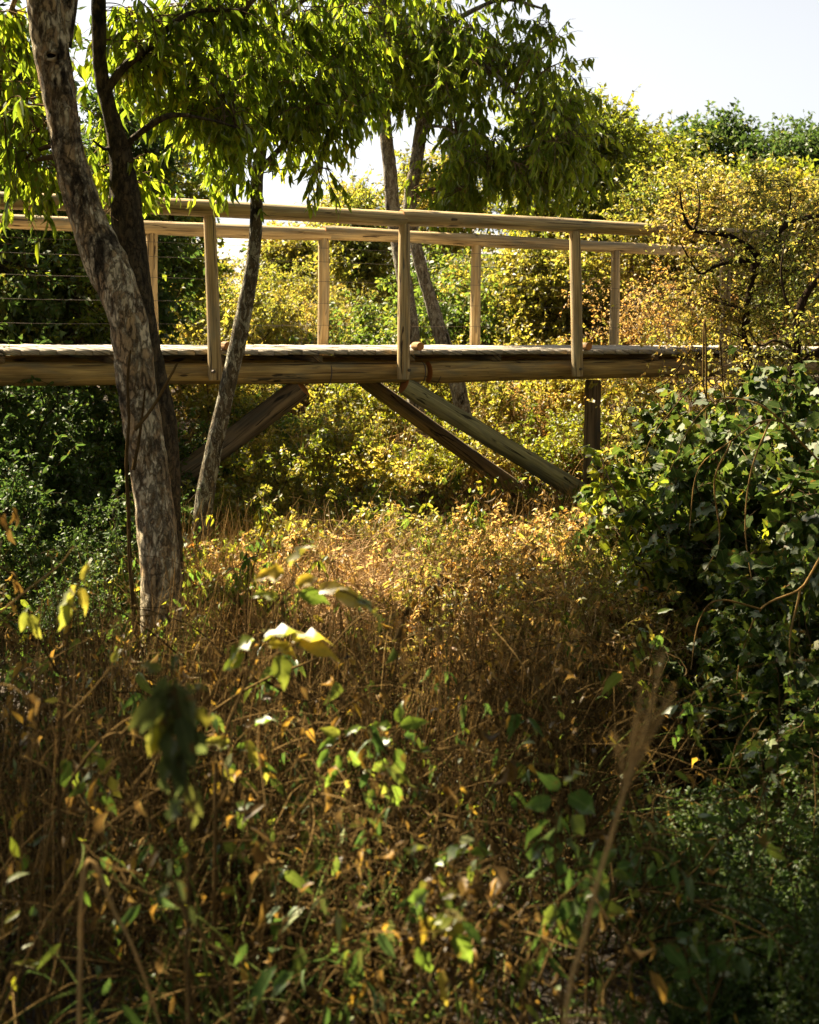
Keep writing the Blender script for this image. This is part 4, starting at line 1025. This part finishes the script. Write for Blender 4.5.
tubes(b, P3, RG.uniform(.0018, .0038, n)[:, None] * np.array([1, 1, 1, 1, 1, .95, .9, .8, .7, .55, .4, .15])[None], 3)
o = b.build('green_grass', M['greenblade']); tag(o, 'arching green grass blades among the brown stems', 'grass', kind='stuff')
# pale collapsed straw in the middle of the clearing
b = MB()
S0 = np.concatenate([scatter(3800, 6.2, 8.2, 270, 450), scatter(1500, 6.0, 8.5, 230, 620)]); n = len(S0)
cz_ = np.exp(-(((S0[:, 0] / S0[:, 1] * F + CX) - 365) / 70) ** 2)
S0[:, 2] += RG.uniform(.05, .28, n) + .26 * cz_ * RG.random(n)
P5 = grow(RG, S0, RG.normal(size=(n, 3)) * [1, 1, .5] + [.2, 0, .25], RG.uniform(.15, .5, n), 8, .15, .08)
tubes(b, P5, RG.uniform(.0012, .0024, n)[:, None] * np.linspace(1.1, .5, 8)[None], 3)
o = b.build('straw_tangle', M['palestraw']); tag(o, 'pale collapsed straw in the sunlit middle of the clearing', 'straw', kind='stuff')
# fallen leaves
b = MB()
P = scatter(7000, 2, 12, -100, 920); P[:, 2] += .02
leaves(b, RG, P, RG.normal(size=P.shape) * [1, 1, .2], .04, .5, CURL, njit=.5, Lj=.5)
o = b.build('leaf_litter', M['dryleaf']); tag(o, 'brown fallen leaves lying on the soil', 'leaf litter', kind='stuff')


# ------------------------------------------------------------------ foreground plants one can point at
def weed(name, label, cat, Y, stems, lv, lmat, smat, L, W=.45, tmpl=WAVY, r0=.004, seed=0, down=.6, drop_to=None, rndf=None):
    """stems: pixel poly-lines at depth Y (base first); lv: leaf spots (px, py, angle in degrees from right, scale)"""
    r = np.random.default_rng(500 + seed)
    base = at(stems[0][0][0], stems[0][0][1], Y); gz_ = float(ground_z(base[0], base[1]))
    base3 = np.array([base[0], base[1], gz_])
    rt = empty(name, base3, label, cat)
    b = MB(); STP = []
    for i, s in enumerate(stems):
        q = [at(p[0], p[1], Y + (p[2] if len(p) > 2 else 0)) for p in s]
        if i == 0 and q[0][2] > gz_: q = [base3 + [0, 0, -.03]] + q
        P = catmull(q, 30); P = P + np.stack([noise3(P + k * 9 + seed, 14) for k in range(3)], -1) * .004
        STP.append(P)
        tubes(b, P[None], np.linspace(r0 if i == 0 else r0 * .7, r0 * .35, 30)[None], 7)
    if lv:
        SPt = np.concatenate(STP)
        for q in lv:
            p = at(q[0], q[1], Y); a_ = SPt[np.argmin(((SPt - p) ** 2).sum(1))]
            md = (a_ + p) / 2 + [0, 0, .25 * np.linalg.norm(p - a_)]
            tubes(b, catmull([a_, md, p], 8)[None], np.full((1, 8), r0 * .28), 5)
    b.build('stem', smat, rt, origin=base3)
    if lv:
        b = MB(); bs = MB()
        PP, DD, SS = [], [], []
        for q in lv:
            px, py, an, s = q[:4]
            p = at(px, py, Y)
            a = math.radians(an)
            PP.append(p); DD.append([math.cos(a), r.uniform(-.5, .5), math.sin(a)]); SS.append(s)
        PP = np.array(PP); DD = np.array(DD)
        n = len(PP)
        rd = r.random(n) if rndf is None else np.array([rndf(r) for _ in range(n)])
        for k in range(n):
            leaves(b, r, PP[k:k + 1], DD[k:k + 1], L * SS[k], W, tmpl, up=np.array([[r.normal() * .3, -.6, .8]]), njit=.3, rnd=rd[k:k + 1], Lj=.12)
        b.build('leaves', lmat, rt, origin=base3)
    return rt


weed('drooping_sapling', 'blurred sapling with a bunch of drooping dull green leaves close to the camera', 'sapling', 1.75,
     [[(196, 1060), (190, 940), (185, 820), (178, 720), (170, 668)], [(186, 830), (192, 800), (190, 770)], [(190, 930), (182, 900), (170, 880)]],
     [(172, 672, 80, .5), (168, 676, -100, 1.3), (176, 680, -75, 1.4), (165, 690, -120, 1.25), (182, 690, -80, 1.3), (172, 700, -95, 1.4), (180, 715, -70, 1.2), (164, 715, -110, 1.1), (170, 730, -90, 1.), (184, 735, -88, 1.), (160, 700, -140, .9), (190, 705, -50, .9), (176, 745, -80, .9), (168, 755, -100, .9), (182, 755, -95, .8), (158, 722, -100, .9), (192, 725, -75, .9), (175, 690, -85, 1.2), (170, 708, -100, 1.2), (186, 690, 20, .6), (162, 672, 160, .6),
            (186, 785, -60, .7), (183, 800, -130, .7), (190, 812, -80, .6), (172, 862, -110, .6), (178, 880, -70, .65), (170, 885, -140, .5), (186, 905, -60, .5)], M['sapling'], M['drystem'], .062, .42, seed=1)
weed('sunlit_sprig', 'sunlit sprig of pale and yellow leaves right of the leaning trunk foot', 'weed', 2.6,
     [[(215, 800), (225, 740), (245, 690), (262, 640), (285, 590), (296, 566)], [(245, 690), (270, 660), (300, 640)], [(278, 605), (300, 590), (340, 590), (378, 612)], [(268, 630), (255, 640), (240, 650)]],
     [(290, 566, 60, .9), (285, 575, 175, .8), (296, 585, 20, .8), (278, 598, 165, .8), (300, 592, -20, .9), (318, 590, 15, .8), (335, 592, -25, 1.1), (356, 600, -30, .9), (372, 610, -55, .6), (262, 640, 25, 1.2), (255, 640, 200, .9),
      (268, 645, -10, 1.), (292, 642, 20, 1.1), (300, 640, -20, 1.2), (280, 655, -80, 1.0), (245, 655, 215, 1.0), (240, 650, 240, .8), (230, 745, 160, .7)], M['sprig'], M['drystem'], .07, .5, seed=2, rndf=lambda r: r.uniform(.4, 1))
weed('green_weed', 'leafy green weed with a lit yellowish top in the middle of the foreground', 'weed', 2.8,
     [[(372, 900), (368, 830), (352, 770), (340, 735)], [(368, 830), (385, 770), (398, 725)], [(352, 770), (375, 755), (390, 750)]],
     [(x, y, a, s) for x, y, a, s in [(340, 735, 160, .8), (338, 738, 200, .9), (345, 735, 30, .8), (330, 750, 230, 1.), (350, 750, -60, 1.1), (340, 755, -110, 1.), (360, 765, -40, .9), (335, 770, -120, .9), (345, 780, -80, .8),
                                   (398, 722, 80, .7), (400, 725, 10, 1.), (392, 728, 170, .9), (404, 735, -30, .9), (392, 740, 200, .8), (398, 748, -80, .9), (388, 760, 220, .9), (396, 765, -60, 1.), (384, 780, -90, .9), (376, 790, -120, .7), (392, 785, -75, 1.1),
                                   (370, 760, 100, .6), (365, 820, 200, .6), (372, 835, -20, .6)]], M['sprig'], M['drystem'], .055, .5, seed=3, rndf=lambda r: r.uniform(.0, .75))
weed('shaded_weed', 'tall shaded weed with hanging broad green leaves right of centre', 'weed', 2.5,
     [[(560, 1050), (562, 930), (556, 850), (560, 800), (566, 785)], [(558, 880), (575, 870), (590, 865)], [(560, 850), (545, 840), (535, 850)]],
     [(566, 785, 60, .9), (560, 788, 140, 1.), (568, 795, -30, 1.1), (552, 800, 200, 1.), (562, 810, -100, 1.2), (572, 815, -60, 1.), (548, 820, 230, 1.1), (556, 835, -95, 1.2), (566, 840, -50, 1.), (545, 845, 225, .9), (558, 860, -80, 1.1), (590, 865, 20, .9),
      (585, 870, -40, 1.2), (578, 872, -90, 1.2), (595, 878, -70, 1.2), (540, 855, -100, 1.), (562, 900, -65, 1.2), (556, 905, -115, 1.)], M['shadeleaf'], M['drystem'], .065, .55, seed=4)
# spikes with whorled seed heads
sp_root = weed('seed_spike_weed', 'dead weed with beaded seed spikes low in the foreground', 'weed', 2.3,
               [[(400, 1060), (440, 1000), (478, 968), (500, 935)], [(440, 1000), (420, 960), (425, 900), (432, 880)], [(455, 985), (462, 940), (470, 900), (476, 886)], [(478, 968), (490, 935), (498, 910)],
                [(430, 1010), (410, 980), (404, 930)]], None, None, M['drystem'], .05, seed=5)
b = MB(); r_ = np.random.default_rng(9)
for a_, b_ in (((420, 962), (432, 882)), ((460, 950), (476, 888)), ((488, 940), (498, 910)), ((410, 975), (404, 930)), ((447, 985), (452, 930))):
    for f_ in np.linspace(0, 1, 13):
        p = at(a_[0] + (b_[0] - a_[0]) * f_, a_[1] + (b_[1] - a_[1]) * f_, 2.3)
        q = p + r_.normal(size=(14, 3)) * .0035
        leaves(b, r_, q, r_.normal(size=(14, 3)) + [0, 0, .3], .011, .55, OVAL, njit=1)
b.build('seed_heads', M['dryleaf'], sp_root, origin=np.array(sp_root.location))
gr = weed('grass_stalk', 'tall blurred grass stalk with a feathery head leaning right, nearest the camera', 'grass stalk', 1.55,
          [[(556, 1060), (585, 930), (612, 840), (628, 780), (645, 720), (662, 650)], [(628, 785), (632, 740), (640, 690)], [(628, 780), (645, 745), (672, 690)]], None, None, M['straw'], .05, r0=.0036, seed=6)
b = MB()
for a_, b_ in (((628, 785), (662, 655)), ((630, 770), (640, 690)), ((632, 770), (672, 690)), ((626, 790), (612, 740))):
    for f_ in np.linspace(0, 1, 26):
        p = at(a_[0] + (b_[0] - a_[0]) * f_, a_[1] + (b_[1] - a_[1]) * f_, 1.55)
        q = p + r_.normal(size=(3, 3)) * .0018
        leaves(b, r_, q, r_.normal(size=(3, 3)) * .35 + [.2, 0, .9], .013, .12, RHOMB, njit=1)
b.build('seed_head', M['straw'], gr, origin=np.array(gr.location))
weed('yellow_leaved_weed', 'dry stalk topped by a few bright yellow leaves left of the leaning trunk', 'weed', 2.7,
     [[(62, 900), (60, 780), (64, 680), (72, 610), (78, 585)], [(64, 680), (40, 640), (30, 615)], [(62, 720), (90, 690), (110, 665)]],
     [(76, 585, -110, 1.), (80, 588, -70, 1.1), (72, 592, -130, 1.2), (82, 580, 70, .8), (68, 605, -100, 1.), (30, 615, -60, .9), (27, 612, -110, .8), (34, 622, -80, .6), (112, 662, 60, .6), (58, 700, 180, .5)], M['sprig'], M['drystem'], .055, .45, seed=7,
     rndf=lambda r: r.uniform(.75, 1))
weed('dry_orange_spray', 'spray of hanging orange dry leaves at the left edge beside dark shrubs', 'branch', 3.2,
     [[(-40, 560), (-15, 530), (4, 512), (12, 505)], [(-15, 560), (5, 570), (14, 580)]],
     [(4, 512, -95, 1.), (12, 506, -80, 1.), (8, 525, -85, 1.2), (2, 540, -100, 1.1), (14, 512, -70, .9), (12, 578, -70, 1.1), (6, 585, -110, 1.), (14, 582, -50, .9), (0, 590, -95, 1.), (10, 600, -60, .8)], M['dryleaf'], M['drystem'], .05, .36, CURL, seed=8,
     rndf=lambda r: r.uniform(.45, .85))
weed('leaning_twig', 'bare pale twig slanting up from the left edge', 'twig', 3.0, [[(-30, 640), (0, 612), (30, 588), (58, 568), (76, 547)]], None, None, M['straw'], .05, r0=.0035, seed=9)
weed('broken_cane', 'pale broken cane slanting down right in the lower left corner', 'cane', 2.0, [[(84, 882), (118, 920), (140, 968), (165, 1040)]], None, None, M['straw'], .05, r0=.0042, seed=10)
weed('arched_cane', 'long arched dry cane curving over the lower left stems', 'cane', 2.1, [[(232, 990), (205, 940), (172, 900), (140, 876), (108, 870)]], None, None, M['straw'], .05, r0=.0034, seed=11)
weed('forked_twig', 'brown forked twig standing before the leaning trunk', 'twig', 2.7,
     [[(40, 900), (62, 800), (100, 740), (128, 735), (150, 745)], [(100, 740), (85, 715), (60, 700)], [(62, 800), (50, 770), (20, 755)], [(120, 735), (140, 715), (165, 690), (200, 690)]], None, None, M['drystem'], .05, r0=.005, seed=12)
weed('long_bramble', 'long brown bramble arching from the trunk foot over the golden brush', 'bramble', 3.4,
     [[(120, 790), (200, 720), (262, 680), (320, 655), (352, 625), (392, 600)], [(262, 680), (300, 700), (330, 690), (380, 660)]], None, None, M['drystem'], .05, r0=.005, seed=13)
for k, (px, py, Y, lb) in enumerate([(452, 880, 2.6, 'small lit leafy weed beside the beaded seed spikes'), (705, 955, 2.5, 'low dark leafy weed in the bottom right shade'), (705, 850, 3.2, 'round leaved weed alone in the black shade at right'),
                                     (690, 720, 4.2, 'glinting green weed at the foot of the broad leaved bush'), (645, 640, 4.8, 'pale leaved weed in front of the broad leaved bush'), (240, 770, 2.9, 'weed with one orange leaf left of the green weed'),
                                     (430, 915, 2.2, 'short green weed near the bottom middle'), (90, 770, 2.8, 'little yellowish weed beside the forked twig'), (755, 770, 3.6, 'spindly weed with two hanging leaves at far right'), (590, 880, 2.4, 'leafy shoot behind the blurred grass stalk')]):
    r_ = np.random.default_rng(900 + k); s = 3.0 / Y
    lv = [(px + r_.normal() * 14 * s, py + r_.normal() * 20 * s, r_.uniform(-150, 60), r_.uniform(.6, 1.1)) for _ in range(14 if k not in (8,) else 5)]
    weed('leafy_weed', lb, 'weed', Y, [[(px + r_.normal() * 10, py + 170 * s), (px + r_.normal() * 5, py + 60 * s), (px, py - 20 * s)], [(px, py + 50 * s), (px + 14 * s, py + 15 * s), (px + 20 * s, py)], [(px, py + 40 * s), (px - 14 * s, py + 10 * s), (px - 16 * s, py - 5 * s)]],
         lv, M['shadeleaf'] if k in (1, 2, 9) else M['sprig'], M['drystem'], .055, .5, seed=20 + k)
# bare creepers over the broad leaved bush
for k, (lb, st) in enumerate((('bare pale creeper looping over the top of the broad leaved bush', [[(830, 500), (800, 440), (770, 420), (730, 440), (700, 470), (690, 530)], [(770, 420), (750, 470), (745, 530), (752, 590)], [(800, 440), (760, 405), (720, 400), (690, 425), (670, 470)], [(730, 440), (715, 480), (720, 540), (700, 580)]]),
                              ('dry creeper tangle hanging at the shaded right edge', [[(840, 560), (800, 590), (760, 610), (740, 660), (735, 700)], [(800, 590), (790, 650), (800, 720), (790, 770)], [(760, 610), (720, 600), (700, 620), (690, 670)], [(840, 700), (800, 720), (740, 735), (690, 740), (640, 735)]]),
                              ('thin dry creeper stems hanging below the right end of the deck', [[(706, 330), (703, 380), (712, 430), (700, 480), (690, 500)], [(703, 380), (680, 400), (650, 440), (640, 480)], [(720, 340), (725, 400), (740, 450), (735, 500)], [(690, 350), (668, 380), (640, 395), (610, 430)]]))):
    weed('dry_creeper', lb, 'creeper', (6.7, 5.6, 8.3)[k], [[(x, y, .12 * math.sin(x * .3 + y)) for x, y in q] for q in st], None, None, M['straw'] if k < 2 else M['drystem'], .05, r0=.007, seed=40 + k)
# vine climbing the leaning trunk
weed('climbing_vine', 'thin brown vine climbing the front of the leaning trunk', 'vine', 5.86,
     [[(140, 700), (134, 620), (130, 540), (127, 470), (130, 420), (128, 380), (131, 350)], [(136, 430), (155, 405), (172, 375), (178, 362)], [(134, 470), (140, 440), (146, 390)]], None, None, M['drystem'], .05, r0=.013, seed=14)

# ------------------------------------------------------------------ camera, light, world
cam = bpy.data.cameras.new('camera'); co = bpy.data.objects.new('camera', cam); COL.objects.link(co)
co.location = (0, 0, ZC); co.rotation_euler = (math.radians(90), 0, 0)
cam.sensor_fit = 'VERTICAL'; cam.sensor_height = 36; cam.lens = F / 1024 * 36
cam.shift_y = -(512 - HY) / 1024; cam.clip_start = .05; cam.clip_end = 6000
cam.dof.use_dof = True; cam.dof.focus_distance = 8.6; cam.dof.aperture_fstop = 4.8
scene.camera = co
el = math.asin(SUN[2]); az = math.atan2(SUN[0], SUN[1])
sl = bpy.data.lights.new('sun', 'SUN'); sl.energy = 5.0; sl.angle = math.radians(.5); sl.color = (1, .86, .62)
so = bpy.data.objects.new('sun', sl); COL.objects.link(so); so.location = (0, 0, 20)
so.rotation_euler = Vector(SUN.tolist()).to_track_quat('Z', 'Y').to_euler()
w = bpy.data.worlds.new('World'); scene.world = w; w.use_nodes = True
wt = w.node_tree; wt.nodes.clear()
sky = wt.nodes.new('ShaderNodeTexSky'); sky.sky_type = 'NISHITA'; sky.sun_disc = False
sky.sun_elevation = el; sky.sun_rotation = az; sky.dust_density = 3.5; sky.altitude = 900
bg = wt.nodes.new('ShaderNodeBackground'); bg.inputs[1].default_value = .0325
wo = wt.nodes.new('ShaderNodeOutputWorld'); hs = wt.nodes.new('ShaderNodeHueSaturation'); hs.inputs['Saturation'].default_value = .18
wt.links.new(sky.outputs[0], hs.inputs['Color']); wt.links.new(hs.outputs[0], bg.inputs[0]); wt.links.new(bg.outputs[0], wo.inputs[0])
scene.view_settings.view_transform = 'Standard'; scene.view_settings.look = 'None'
scene.view_settings.exposure = 2.55; scene.view_settings.gamma = 1
scene.render.engine = 'CYCLES'
cy = scene.cycles
cy.max_bounces = 6; cy.diffuse_bounces = 4; cy.glossy_bounces = 2; cy.transmission_bounces = 4; cy.transparent_max_bounces = 4
cy.caustics_reflective = False; cy.caustics_refractive = False; cy.use_denoising = True; cy.sample_clamp_indirect = 4
